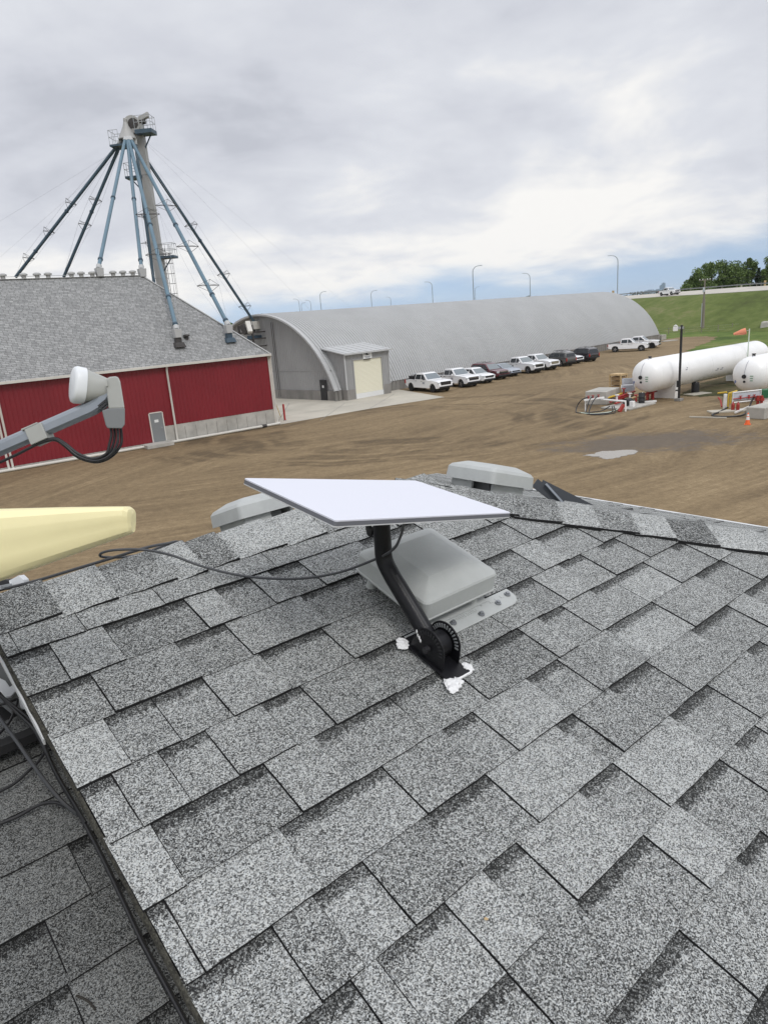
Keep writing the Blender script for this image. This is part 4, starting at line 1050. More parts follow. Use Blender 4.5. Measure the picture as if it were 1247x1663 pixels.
# guard rail on the far edge of the highway
t = thing('guard_rail', 'long grey guard rail along the far edge of the highway above the grass slope', 'guard rail', (0, 0, 0))
mb = MB(); rows = []
for i in range(len(pts)):
    b_ = offs(i, 15.6, .7); c = offs(i, 15.68, .7); rows.append([b_ + Vector((0, 0, .45)), b_ + Vector((0, 0, .72)), c + Vector((0, 0, .72)), c + Vector((0, 0, .45))])
mb.loft(rows, True, True); mb.build('rail', M['door_grey'], t)
for i in range(3, 60, 2):
    b_ = offs(i, 15.80, .7); mb = MB(); mb.box(b_ + Vector((0, 0, .4)), (.16, .18, .8)); mb.build('rail_post', M['pole_wood'], t)

# ------------------------------------------------------------------ red barn
BC = G(448, 690.3); BAZ = 53.5
BX = azv(BAZ); BY = azv(BAZ - 90)                                    # along the front wall (to the right), and back into the building
BLEN, BDEP, BE = 46.0, 13.4, 5.85
def BP(x, y, z): p = BC + BX * x + BY * y; return Vector((p.x, p.y, z))   # x<=0 leftwards from the right corner
barn = thing('red_barn', 'long red metal clad barn with grey hip roof, white trim and roof spouts', 'barn', BP(-BLEN / 2, BDEP / 2, 0), 0)
def ribbed(P0, P1, z0, z1, pitch, depth, nrm, wd=.30):
    """vertical ribbed sheet wall"""
    L_ = (P1 - P0).length; X = (P1 - P0).normalized(); prof = []; x = 0.0
    while x < L_ - pitch:
        for a, d in ((0, 0), (pitch * (1 - wd), 0), (pitch * (1 - wd * .75), depth), (pitch * (1 - wd * .25), depth)): prof.append((x + a, d))
        x += pitch
    prof.append((L_, 0))
    mb = MB(); rings = []
    for x, d in prof:
        p = P0 + X * x + nrm * d; rings.append([Vector((p.x, p.y, z0)), Vector((p.x, p.y, z1))])
    mb.loft(rings, False, False); return mb
FD = 1.33
mb = ribbed(BP(-9.24, 0, 0), BP(0, 0, 0), FD, BE, .30, .022, -BY); mb2 = ribbed(BP(-BLEN, 0, 0), BP(-9.24, 0, 0), .28, BE, .30, .022, -BY)
mb.add(mb2.v, mb2.f); s_ = ribbed(BP(0, 0, 0), BP(0, BDEP, 0), FD, BE, .30, .022, BX); mb.add(s_.v, s_.f)
s_ = ribbed(BP(0, BDEP, 0), BP(-BLEN, BDEP, 0), .3, BE, .30, .022, BY); mb.add(s_.v, s_.f)
s_ = ribbed(BP(-BLEN, BDEP, 0), BP(-BLEN, 0, 0), .3, BE, .30, .022, -BX); mb.add(s_.v, s_.f)
mb.build('wall', M['barn_red'], barn)
mb = MB(); mb.box(BP(-9.24 / 2, .16, FD / 2 - .01), (9.24, .30, FD - .0), BX, BY); mb.box(BP(-.16, BDEP / 2 + .2, FD / 2 - .01), (.30, BDEP - .5, FD), BX, BY)
fnd = mb.build('foundation', M['concrete'], barn)
for q in range(10):
    mb = MB(); mb.box(BP(-.8 - q * .86, -.002, .55), (.022, .02, 1.05), BX, BY); mb.build('form_joint', M['concrete_dark'], fnd)
mb = MB(); mb.box(BP(-9.24 - (BLEN - 9.24) / 2, .12, .14), (BLEN - 9.24, .22, .27), BX, BY); mb.build('sill_curb', M['concrete'], barn)
# hip roof, 45 degrees
OV = .35; HIPIN = BDEP / 2
RZ = BE - .05 + HIPIN * 1.0
c4 = [BP(.12, -OV, BE - .12), BP(-BLEN - OV, -OV, BE - .12), BP(-BLEN - OV, BDEP + OV, BE - .12), BP(.12, BDEP + OV, BE - .12)]
r0, r1 = BP(-HIPIN, BDEP / 2, RZ), BP(-BLEN + HIPIN, BDEP / 2, RZ)
mb = MB(); mb.uv = []; mb.uvt = None
def rface(P, X):
    n = (P[1] - P[0]).cross(P[-1] - P[0]).normalized(); Y = n.cross(X).normalized()
    o = mb.add(P, [tuple(range(len(P)))])
    for p in P: mb.uv.append(((p - c4[0]).dot(X), (p - c4[0]).dot(Y)))
rface([c4[0], r0, r1, c4[1]], BX); rface([c4[3], r0, c4[0]], BY); rface([c4[2], r1, r0, c4[3]], BX); rface([c4[1], r1, c4[2]], BY)
mb.build('roof', M['barn_shingle'], barn)
BRN = (r0 - c4[0]).cross(c4[1] - c4[0]).normalized(); BRN = BRN if BRN.z > 0 else -BRN
mb = MB()
for a, b_ in ((r0, c4[0]), (r0, c4[3]), (r0, r1)):
    d = (b_ - a).normalized(); mb.beam(a + Vector((0, 0, .0)), b_, .28, .03)
mb.build('ridge_trim', M['vent_cap'], barn)
mb = MB(); mb.poly([c4[i] - Vector((0, 0, .045)) for i in range(4)], -.02, Vector((0, 0, 1))); mb.build('soffit', M['barn_white'], barn)
mb = MB()
for a, b_ in ((c4[0], c4[1]), (c4[3], c4[0])):
    mb.beam(a - Vector((0, 0, .05)), b_ - Vector((0, 0, .05)), .12, .17)
mb.build('gutter', M['barn_white'], barn)
mb = MB(); mb.box(BP(.02, -.02, (BE + FD) / 2), (.16, .16, BE - FD), BX, BY); mb.build('corner_trim', M['barn_white'], barn)
def downpipe(x):
    mb = MB(); mb.tube([BP(x, -.32, BE - .12), BP(x, -.14, BE - .5), BP(x, -.14, .22), BP(x + .05, -.3, .10)], .075, 8); return mb.build('downpipe', M['barn_white'], barn, smooth=True)
for x in (.12, -8.45, -19.75, -20.0, -31): downpipe(x)
mb = MB(); mb.tube([BP(.25, -.28, .16), BP(.10, -.30, .14), BP(-9.1, -.30, .12), BP(-10.6, -.34, .12), BP(-BLEN, -.34, .12)], .10, 10); mb.build('drain_pipe', M['barn_white'], barn, smooth=True)
mb = MB(); mb.cyl(BP(-1.0, -.30, .14), BP(-1.4, -.30, .14), .125, .125, 12); mb.build('pipe_coupling', M['dark_rust'], barn, smooth=True)
dx = -9.76
mb = MB(); mb.box(BP(dx, -.03, 1.32), (.92, .06, 2.10), BX, BY); dr = mb.build('door', M['door_grey'], barn, bevel=.008)
mb = MB()
for x in (-.50, .50): mb.box(BP(dx + x, -.035, 1.30), (.07, .10, 2.18), BX, BY)
mb.box(BP(dx, -.035, 2.415), (.93, .10, .07), BX, BY); mb.build('door_frame', M['barn_white'], dr)
mb = MB(); mb.box(BP(dx - .02, -.064, 1.80), (.30, .008, .20), BX, BY); sg = mb.build('notice', M['sign_white'], dr)
mb = MB(); mb.tube([BP(dx + .33, -.06, 1.24), BP(dx + .33, -.13, 1.24), BP(dx + .22, -.13, 1.24)], .018, 6); mb.build('handle', M['chrome'], dr)
mb = MB(); mb.box(BP(dx - .35, -.6, .14), (2.0, 1.1, .26), BX, BY); mb.build('door_step', M['concrete'], barn, bevel=.02)
# vents along the ridge
for px in (4, 38, 60, 78, 116, 132, 150, 184, 200, 216):
    p = onplane(px, 444, r0, BY); p = Vector((p.x, p.y, RZ))
    mb = MB(); mb.cyl(p, p + Vector((0, 0, .22)), .16, .16, 10); mb.lathe([(.20, .16), (.22, .28), (.32, .28), (.40, .16), (.42, .02)], p, (0, 0, 1), 12)
    mb.build('ridge_vent', M['vent_cap'], barn, smooth=True)
mb = MB()
p0 = r0 + Vector((0, 0, .16)); p1 = r1 + Vector((0, 0, .16)); mb.beam(p0, p1, .05, .03)
q = 0.6
while q < 30: mb.box(r0 - BX * q + Vector((0, 0, .09)), (.04, .04, .16)); q += 1.6
mb.build('ridge_cable_tray', M['galv'], barn)
mb = MB(); p = onplane(304, 551, c4[0], BRN); mb.cyl(p - BRN * .05, p + Vector((0, 0, .22)), .13, .13, 10); mb.lathe([(.2, .14), (.24, .26), (.34, .24), (.38, .05)], p, (0, 0, 1), 12); mb.build('roof_vent', M['dark_rust'], barn, smooth=True)

# ------------------------------------------------------------------ grain elevator leg with distributor and spouts
TB = Vector((-19.34, 70.0, 0))
tower = thing('elevator_tower', 'tall beige elevator leg with distributor, platforms and blue spouts fanning over the red barn', 'elevator tower', TB)
def TZ(z, dx=0.0, dy=0.0): return Vector((TB.x + dx, TB.y + dy, z))
TX, TY = azv(95), azv(5)
def TPt(x, y, z): p = TB + TX * x + TY * y; return Vector((p.x, p.y, z))
TOPZ = 25.75
mb = MB(); mb.box(TPt(0, 0, TOPZ / 2), (.88, .62, TOPZ), TX, TY); sh = mb.build('leg_casing', M['tower_beige'], tower)
for z in (4, 7, 10, 13, 16, 19, 22):
    mb = MB(); mb.box(TPt(0, 0, z), (.95, .69, .09), TX, TY); mb.build('casing_flange', M['tower_beige'], sh)
mb = MB()                                                           # head: rounded casing
prof = [(-.45, -.1), (-.72, .30)] + [(math.cos(R_(180 - 15 * q)) * .72, .75 + math.sin(R_(180 - 15 * q)) * .62) for q in range(13)] + [(.72, .30), (.45, -.1)]
hx_, hy_ = -.35, -.1
mb.poly([TPt(hx_ + a, hy_ - .42, TOPZ - .3 + b_) for a, b_ in prof], .84, TY); hd = mb.build('head_casing', M['tower_beige'], tower, bevel=.03)
mb = MB()
for dy in (-.46, .44): mb.poly([TPt(hx_ + a * .6 + .16, hy_ + dy, TOPZ - .2 + b_ * .55 + .25) for a, b_ in prof], .03, TY)
mb.build('head_panel', M['dark_rust'], hd)
mb = MB(); mb.box(TPt(.75, -.25, TOPZ + .85), (1.0, .42, .42), (TX + Vector((0, 0, .35))).normalized(), None); mt = mb.build('drive_motor', M['tower_beige'], tower, bevel=.05)
mb = MB(); mb.cyl(TPt(.25, -.3, TOPZ + .48), TPt(.85, -.3, TOPZ + .48), .22, .22, 12); mb.build('gearbox', M['dark_rust'], tower, smooth=True)
mb = MB(); mb.box(TPt(.15, -.15, TOPZ + .02), (.75, .60, .7), TX, TY); mb.build('head_support', M['tower_beige'], tower, bevel=.02)
def rail(c, w_, d_, name='railing', parent=None, hgt=1.1, sides='LRFB'):
    mb = MB(); P = [c + TX * (-w_ / 2) + TY * (-d_ / 2), c + TX * (w_ / 2) + TY * (-d_ / 2), c + TX * (w_ / 2) + TY * (d_ / 2), c + TX * (-w_ / 2) + TY * (d_ / 2)]
    sd_ = {'F': (0, 1), 'R': (1, 2), 'B': (2, 3), 'L': (3, 0)}
    up = Vector((0, 0, 1)); done = set()
    for s_ in sides:
        i, j = sd_[s_]
        for h in (hgt, hgt * .52): mb.cyl(P[i] + up * h, P[j] + up * h, .022, .022, 5)
        m_ = (P[i] + P[j]) / 2
        for q in (P[i], m_, P[j]):
            k = tuple(round(v, 2) for v in q)
            if k in done: continue
            done.add(k); mb.cyl(q, q + up * hgt, .022, .022, 5)
    return mb.build(name, M['galv'], parent)
def platform(c, w_, d_, sides, th=.22):
    mb = MB(); mb.box(c - Vector((0, 0, th / 2)), (w_, d_, th), TX, TY); pf = mb.build('platform', M['steel_blue'], tower, bevel=.01)
    rail(c, w_ - .08, d_ - .08, 'railing', pf, 1.1, sides); return pf
platform(TPt(.78, -.35, TOPZ - .25), 1.55, 1.3, 'FRB', .34)
platform(TPt(.95, .1, 14.9), 1.5, 1.2, 'FRB', .22)
platform(TPt(-.95, .0, 21.9), 1.5, 1.2, 'FLB', .20)
for c, z in ((1.1, TOPZ - .6), (1.3, 14.7), (-1.3, 21.7)): mb = MB(); mb.beam(TPt(c, -.1, z), TPt(c * .25, -.1, z - 1.2), .09, .09); mb.build('knee_brace', M['steel_blue'], tower)
# caged ladder
mb = MB(); lx, ly = .78, -.30
for s_ in (-.2, .2): mb.cyl(TPt(lx, ly + s_, 0), TPt(lx, ly + s_, 15.6), .025, .025, 5)
z = .3
while z < 15.5: mb.cyl(TPt(lx, ly - .2, z), TPt(lx, ly + .2, z), .014, .014, 4, False); z += .35
z = 2.5
while z < 15.6:
    hp_ = [TPt(lx + .70 * math.sin(R_(a)), ly + .38 * -math.cos(R_(a)), z) for a in range(0, 181, 30)]
    mb.tube(hp_, .016, 4); z += .9
for a in (45, 90, 135): mb.cyl(TPt(lx + .70 * math.sin(R_(a)), ly - .38 * math.cos(R_(a)), 2.5), TPt(lx + .70 * math.sin(R_(a)), ly - .38 * math.cos(R_(a)), 15.8), .014, .014, 4)
mb.build('caged_ladder', M['dark_rust'], tower)
# distributor hopper hung off the near left side of the leg
DC = At(208, 226, 62.0)
mb = MB(); mb.lathe([(-.06, .80), (0, .82), (.06, .77), (1.05, .26), (1.35, .17)], DC, (0, 0, 1), 16); ds = mb.build('distributor', M['tower_beige'], tower, smooth=True)
mb = MB(); mb.tube([DC + Vector((0, 0, 1.3)), DC + Vector((.02, .05, 1.6)), TPt(hx_ - .45, hy_ - .1, TOPZ - .1)], .15, 10, smooth=4); mb.build('feed_chute', M['tower_beige'], ds, smooth=True)
mb = MB(); c = DC - Vector((0, 0, .55)); mb.box(c - TX * .6, (1.7, 1.5, .16), TX, TY); pf = mb.build('platform', M['steel_blue'], tower)
rail(c - TX * 1.0 + Vector((0, 0, .08)), .85, 1.4, 'railing', pf, 1.15, 'FLB')
# spouts
CURB = []
def spout(px0, py0, foot, hopper, mm, collar=(.5,), spread=(), name='spout', dk=.145):
    d_ = (foot - DC); a = math.atan2(d_.y, d_.x)
    top = DC + Vector((math.cos(a), math.sin(a), 0)) * .62 - Vector((0, 0, .05))
    ax = (foot - top).normalized()
    mb = MB(); mb.cyl(top + ax * .35, foot, dk, dk, 12); sp = mb.build('spout', M[mm], tower, smooth=True)
    mb = MB(); mb.cyl(top + ax * -.02, top + ax * .42, dk * 1.35, dk * 1.15, 12); mb.build('inlet_boot', M['sheet'], sp, smooth=True)
    for f in collar:
        c = top.lerp(foot, f); mb = MB(); mb.cyl(c - ax * .07, c + ax * .07, dk * 1.32, dk * 1.32, 12); mb.build('collar', M['steel_blue'], sp, smooth=True)
    side = ax.cross(Vector((0, 0, 1))).normalized(); upv = side.cross(ax).normalized()
    for f in spread:
        c = top.lerp(foot, f); mb = MB()
        E_ = [c + side * .95 + upv * .1, c - side * .95 + upv * .1]; 
        mb.cyl(E_[0], E_[1], .028, .028, 5)
        for e_ in E_: mb.cyl(e_, c + ax * .62, .018, .018, 4); mb.cyl(e_, c - ax * .30, .018, .018, 4); 
        mb.cyl(c + upv * .2, c + upv * .75, .018, .018, 4)
        for e_ in E_: mb.cyl(e_, c + upv * .75, .014, .014, 4)
        mb.build('wire_spreader', M['dark_rust'], sp)
    if spread:
        for s_ in (.95, -.95):
            mb = MB(); mb.tube([top + side * s_ * .15] + [top.lerp(foot, f) + side * s_ + upv * .1 for f in spread] + [top.lerp(foot, .985) + side * s_ * .15], .008, 4); mb.build('truss_wire', M['wire'], sp)
    if hopper:
        u = Vector((0, 0, 1))
        mb = MB(); mb.cyl(foot - ax * .12, foot + ax * .22, dk * 1.5, dk * 1.3, 10); mb.box(foot - u * .35 + ax * .10, (.46, .46, .62), BX, BY, None, taper=1.25); mb.build('hopper', M['sheet'], sp, bevel=.02)
        if hopper == 2:
            b_ = foot - u * .66; mb = MB(); mb.box(b_ - u * .18, (.42, .42, .5), BX, BY); mb.box(b_ - u * .60, (.85, .85, .36), BX, BY, None, taper=.72); mb.build('roof_curb', M['dark_rust' if len(CURB) == 0 else 'steel_blue'], sp, bevel=.02); CURB.append(1)
    return sp
def slope_at(px, py, up=1.45):
    p = onplane(px, py, c4[0], BRN); return p + Vector((0, 0, up))
F6, F7 = slope_at(291, 562, 1.35), slope_at(373, 553, 1.30)
F3 = onplane(161, 433, r0, BY); F4 = onplane(230, 434, r0, BY)
def beyond(px, py, dpth): return At(px, py, dpth)
spout(0, 0, beyond(26, 450, 66.5), 0, 'spout_shaded', (.5, .8), (.45, .66, .86))
spout(0, 0, beyond(104, 450, 67.5), 0, 'spout_shaded', (.5,), (.42, .60))
spout(0, 0, beyond(252, 470, 65.5), 0, 'spout_shaded', (.5,), (.5, .68))
spout(0, 0, F3, 1, 'spout_blue', (.5, .95))
spout(0, 0, F4, 1, 'spout_blue', (.5, .95))
spout(0, 0, F6, 2, 'spout_blue', (.5, .86, .985), (.45, .66), dk=.155)
spout(0, 0, F7, 2, 'spout_blue', (.5, .86, .985), (.40, .62, .82), dk=.16)
F8 = At(413, 523, 76.5)
spout(0, 0, F8, 0, 'spout_shaded', (.5,), (.42, .70, .90))
# guy wires
for (x, y, dpt) in ((-330, 560, 70), (-60, 470, 95), (620, 540, 150), (520, 520, 90)):
    mb = MB(); mb.cyl(TPt(0, 0, TOPZ - .6), At(x, y, dpt), .0055, .0055, 4); mb.build('guy_wire', M['wire'], tower)

# conveyor frame between barn and arch building, where the last spout lands
cf = thing('conveyor_frame', 'dark steel conveyor frame with pale chutes between the barn roof and the arched building', 'conveyor frame', (F8.x, F8.y, 0))
mb = MB(); 
fx, fy = azv(44.5), azv(-45.5)
for a in (-1.3, 1.3):
    for b_ in (-1.2, 1.2): p = F8 + fx * a + fy * b_; mb.beam(Vector((p.x, p.y, 0)), Vector((p.x, p.y, F8.z - .3)), .18, .18, up=fx)
for z in (2.5, 4.6, 5.8, 6.6, 7.3):
    for b_ in (-1.2, 1.2): mb.beam(Vector(((F8 + fx * -1.3 + fy * b_).x, (F8 + fx * -1.3 + fy * b_).y, z)), Vector(((F8 + fx * 1.3 + fy * b_).x, (F8 + fx * 1.3 + fy * b_).y, z)), .10, .14)
    for a in (-1.3, 1.3): mb.beam(Vector(((F8 + fx * a + fy * -1.2).x, (F8 + fx * a + fy * -1.2).y, z)), Vector(((F8 + fx * a + fy * 1.2).x, (F8 + fx * a + fy * 1.2).y, z)), .10, .14)
mb.build('frame', M['dark_rust'], cf)
mb = MB(); mb.box(F8 + Vector((0, 0, -.35)), (.95, .95, .85), fx, fy, None, taper=1.15); mb.build('inlet_box', M['barn_white'], cf, bevel=.03)
mb = MB(); mb.beam(At(402, 523, 75), At(407, 540, 74.5), .5, .4); mb.build('chute', M['barn_white'], cf, bevel=.03)
mb = MB(); mb.beam(At(398, 528, 76), At(406, 541, 76), 1.6, .5); mb.build('cover', M['dark_rust'], cf)
mb = MB(); mb.beam(At(405, 548, 75), At(432, 546, 78), .5, .35); mb.build('walkway', M['steel_blue'], cf)

# ------------------------------------------------------------------ arched building
QAZ = 44.5; QX = azv(QAZ); QL = azv(QAZ - 90)                        # along the axis, and leftwards across
Q0 = Vector((-4.01, 70.93, 0)); QLEN = 79.5; QW = 11.6; QB = 1.0; QZC = -3.35
QR = math.sqrt(QW ** 2 + (QB - QZC) ** 2)
def QP(x, l, z): p = Q0 + QX * x + QL * l; return Vector((p.x, p.y, z))   # l = 0 right foot .. 2*QW left foot
quon = thing('arched_building', 'very long grey corrugated arched steel building on a concrete base behind parked vehicles', 'building', QP(QLEN / 2, QW, 0))
A0 = math.asin(QW / QR)
def arc(a, r): return (QW - r * math.sin(a), QZC + r * math.cos(a))     # a from +A0 (right foot) to -A0 (left)
pitch = .40; nst = int(QLEN / pitch); mb = MB(); rings = []
for i in range(nst):
    for f, dr in ((0, 0), (.44, 0), (.56, .15), (.88, .15)):
        x = (i + f) * pitch; row = []
        for k in range(33):
            a = A0 - 2 * A0 * k / 32; l, z = arc(a, QR + dr); row.append(QP(x, l, z))
        rings.append(row)
mb.loft(rings, False, False)
inner = []
for x in (0.0, QLEN - .1):
    inner.append([QP(x, *arc(A0 - 2 * A0 * k / 32, QR - .10)) for k in range(33)])
mb.loft(inner, False, False)
for x, s_ in ((0.0, 1), (QLEN - .1, 1)):
    o1 = [QP(x, *arc(A0 - 2 * A0 * k / 32, QR)) for k in range(33)]; o2 = [QP(x, *arc(A0 - 2 * A0 * k / 32, QR - .10)) for k in range(33)]
    mb.loft([o1, o2], False, False)
mb.build('arched_shell', M['sheet'], quon, smooth=True, angle=24)
mb = MB(); o1 = [QP(-.04, *arc(A0 - 2 * A0 * k / 32, QR + .12)) for k in range(33)]; o2 = [QP(-.04, *arc(A0 - 2 * A0 * k / 32, QR - .06)) for k in range(33)]
o3 = [QP(.30, *arc(A0 - 2 * A0 * k / 32, QR + .14)) for k in range(33)]; mb.loft([o2, o1, o3], False, False); mb.build('edge_trim', M['sheet'], quon)
def endwall(x, sgn):
    mb = MB(); pitch_ = .30; n_ = int(2 * QW / pitch_)
    for i in range(n_):
        l0 = i * pitch_
        def top(l):
            v = QR * .992; dx_ = QW - l; return QZC + math.sqrt(max(0, v * v - dx_ * dx_))
        prof = [(l0, 0), (l0 + .19, 0), (l0 + .22, .04), (l0 + .28, .04), (l0 + pitch_, 0)]
        rings = [[QP(x - sgn * d, l, 1.0), QP(x - sgn * d, l, max(1.0, top(l)))] for l, d in prof]
        mb.loft(rings, False, False)
    return mb
mb = endwall(.55, 1); ew = mb.build('end_wall', M['sheet_wall'], quon)
mb = MB(); mb.box(QP(.52, QW, 3.05), (.03, QW * 1.86, .10), QX, QL); mb.build('wall_girt', M['sheet_wall'], ew)
mb = endwall(QLEN - .5, -1); mb.build('end_wall', M['sheet_wall'], quon)
mb = MB(); mb.box(QP(.60, 2.6 + (2 * QW - 2.6) / 2, .5), (.40, 2 * QW - 2.6, 1.0), QX, QL)
mb.box(QP(.60, .70, .5), (.40, 1.75, 1.0), QX, QL)
mb.build('end_foundation', M['concrete_dark'], quon)
mb = MB(); prof = []; x = 0.0
rings = []
while x < QLEN:
    for a, d in ((0, 0), (.5, 0), (.53, .05), (.63, .05), (.66, 0)): 
        rings.append([QP(x + a, .05 - 0 + (-.06 if d == 0 else 0), 0), QP(x + a, .05 + (-.06 if d == 0 else 0), 1.04), QP(x + a, .42, 1.04)])
    x += .66
mb.loft(rings, False, False)
mb.box(QP(QLEN / 2, 2 * QW - .15, .5), (QLEN, .35, 1.02), QX, QL); mb.box(QP(QLEN - .45, QW, .5), (.40, 2 * QW - .8, 1.0), QX, QL)
mb.build('side_foundation', M['concrete_dark'], quon)
mb = MB(); mb.box(QP(.40, 2.10, 1.06), (.06, .98, 2.10), QX, QL); dr = mb.build('door', M['sign_black'], quon, bevel=.01)
mb = MB(); mb.box(QP(.36, 2.10, 1.42), (.02, .24, .24), QX, QL); mb.build('door_sign', M['sign_white'], dr)
# porch with roll-up door on the right side
PAZ = 49.0; PX_ = azv(PAZ); PY_ = azv(PAZ - 90); PO = G(565.5, 650.4); PL_, PD_ = 5.83, 5.2
def PP(x, y, z): p = PO + PX_ * x + PY_ * y; return Vector((p.x, p.y, z))
ZF = 4.62
mb = ribbed(PP(.98, 0, 0), PP(PL_ - .90, 0, 0), 3.92, ZF, .26, .035, -PY_)
for a, b_ in ((0, .98), (PL_ - .90, PL_)):
    q = ribbed(PP(a, 0, 0), PP(b_, 0, 0), 1.03, ZF, .26, .035, -PY_); mb.add(q.v, q.f)
for xx, s_ in ((0, -1), (PL_, 1)):
    n_ = int(PD_ / .26); rings = []
    for i in range(n_):
        for a, d in ((0, 0), (.16, 0), (.18, .035), (.24, .035)):
            y = i * .26 + a; zt_ = ZF + .17 * y; rings.append([PP(xx + s_ * d, y, 1.03), PP(xx + s_ * d, y, zt_)])
    mb.loft(rings, False, False)
pw = mb.build('porch_wall', M['sheet_wall'], quon)
mb = MB(); mb.box(PP(-.05, -.04, 2.83), (.14, .12, 3.56), PX_, PY_); mb.build('corner_trim', M['sheet'], pw)
mb = MB(); mb.box(PP(PL_ + .05, -.04, 2.83), (.10, .10, 3.56), PX_, PY_); mb.build('corner_trim', M['sheet'], pw)
mb = MB()
mb.box(PP(.47, .08, .515), (1.04, .30, 1.03), PX_, PY_); mb.box(PP(PL_ - .42, .08, .515), (.94, .30, 1.03), PX_, PY_)
mb.box(PP(.06, PD_ / 2 + .235, .515), (.22, PD_ - .02, 1.03), PX_, PY_); mb.box(PP(PL_ - .06, PD_ / 2 + .235, .515), (.22, PD_ - .02, 1.03), PX_, PY_)
mb.build('porch_foundation', M['concrete_dark'], quon)
mb = MB(); rings = []
n_ = 14
for i in range(n_ + 1):
    x = -.28 + (PL_ + .62) * i / n_
    for d in (0, .04) if i % 2 else (.04, 0): rings.append([PP(x, -.40, ZF + .02 - .068 + d), PP(x, PD_, ZF + .17 * PD_ + .02 + d)])
mb.loft(rings, False, False); 
mb.build('porch_roof', M['sheet'], quon)
mb = MB(); mb.beam(PP(-.30, -.42, ZF - .06), PP(PL_ + .36, -.42, ZF - .06), .05, .16); mb.beam(PP(-.30, -.40, ZF - .06), PP(-.30, PD_ * .8, ZF + .17 * PD_ * .8 - .02), .04, .10); mb.build('porch_fascia', M['sheet'], quon)
mb = MB(); zz = 0.02; rings = []
DW0, DW1 = 1.06, PL_ - .96
while zz < 3.80:
    for a, d in ((0, 0), (.02, .025), (.085, .025), (.105, 0)): rings.append([PP(DW0, .06 - d, zz + a), PP(DW1, .06 - d, zz + a)])
    zz += .125
mb.loft(rings, False, False); rd = mb.build('roll_door', M['roll_cream'], quon)
mb = MB(); mb.box(PP((DW0 + DW1) / 2, .005, .26), (DW1 - DW0, .06, .50), PX_, PY_); mb.build('door_bottom_panel', M['sign_white'], rd)
mb = MB()
for x in (DW0 - .05, DW1 + .05): mb.box(PP(x, .0, 1.95), (.12, .14, 3.90), PX_, PY_)
mb.box(PP((DW0 + DW1) / 2, 0, 3.92), (DW1 - DW0 + .2, .14, .10), PX_, PY_); mb.build('door_frame', M['sheet_wall'], rd)
# sign board above the roll door
sx0, sx1, sz0, sz1 = 2.35, 3.55, 3.90, 4.55
mb = MB(); mb.box(PP((sx0 + sx1) / 2, -.075, (sz0 + sz1) / 2), (sx1 - sx0, .05, sz1 - sz0), PX_, PY_); sgn = mb.build('sign_board', M['sign_white'], quon, bevel=.01)
mb = MB()
def SG(u, v): return PP(sx0 + (sx1 - sx0) * u, -.103, sz0 + (sz1 - sz0) * v)
mb.poly([SG(*q) for q in ((.04, .74), (.14, .80), (.30, .78), (.36, .92), (.55, .97), (.74, .95), (.56, .86), (.52, .76), (.60, .66), (.78, .68), (.62, .56), (.44, .52), (.34, .58), (.28, .68), (.14, .68))], .006, -PY_)
mb.build('sign_emblem', M['sign_black'], sgn)
mb = MB(); mb.box(SG(.52, .28), ((sx1 - sx0) * .62, .008, .07), PX_, PY_); mb.box(SG(.52, .14), ((sx1 - sx0) * .46, .008, .05), PX_, PY_); mb.build('sign_lettering_strip', M['sign_grey'], sgn)
mb = MB(); mb.box(PP(2.9, -.08, 3.84), (.9, .10, .08), PX_, PY_); mb.build('door_light', M['dark_rust'], quon)
# conduit and ladder on the left of the end wall
mb = MB()
for l in (9.3, 9.6): mb.cyl(QP(.40, l, 0.2), QP(.40, l, 8.2), .03, .03, 5)
mb.build('wall_conduit', M['dark_rust'], quon)

# red bollard, yellow stay guard, concrete block by the far corner
def bollard():
    p = G(463, 683); t = thing('bollard', 'red steel bollard standing on the concrete by the red barn corner', 'bollard', p)
    mb = MB(); mb.cyl(p, p + Vector((0, 0, 1.35)), .085, .085, 14); mb.lathe([(1.35, .085), (1.40, .06), (1.42, .01)], p, (0, 0, 1), 14); mb.build('post', M['bollard_red'], t, smooth=True)
    mb = MB(); mb.cyl(p + Vector((0, 0, .013)), p + Vector((0, 0, .05)), .15, .13, 14); mb.build('base', M['concrete_dark'], t, smooth=True)
bollard()
mb = MB(); a, b_ = G(456, 677), At(447, 652, 58.5); mb.cyl(a, a.lerp(b_, 1.0), .028, .028, 8); tag(mb.build('stay_guard', M['yellow_paint'], smooth=True), 'thin yellow guard tube leaning beside the white corner downpipe of the red barn', 'guard')
p = G(1074, 552); mb = MB(); mb.box(p + Vector((0, 0, .45)), (1.3, .9, .9), azv(60), None); tag(mb.build('concrete_block', M['concrete'], bevel=.05), 'pale concrete block at the far end of the arched building', 'concrete block')
p = G(1085, 554); mb = MB(); mb.box(p + Vector((0, 0, .06)), (3.2, 1.2, .12), azv(70), None); tag(mb.build('concrete_pad', M['concrete'], bevel=.02), 'flat pale concrete slab lying in the grass past the arched building', 'slab')

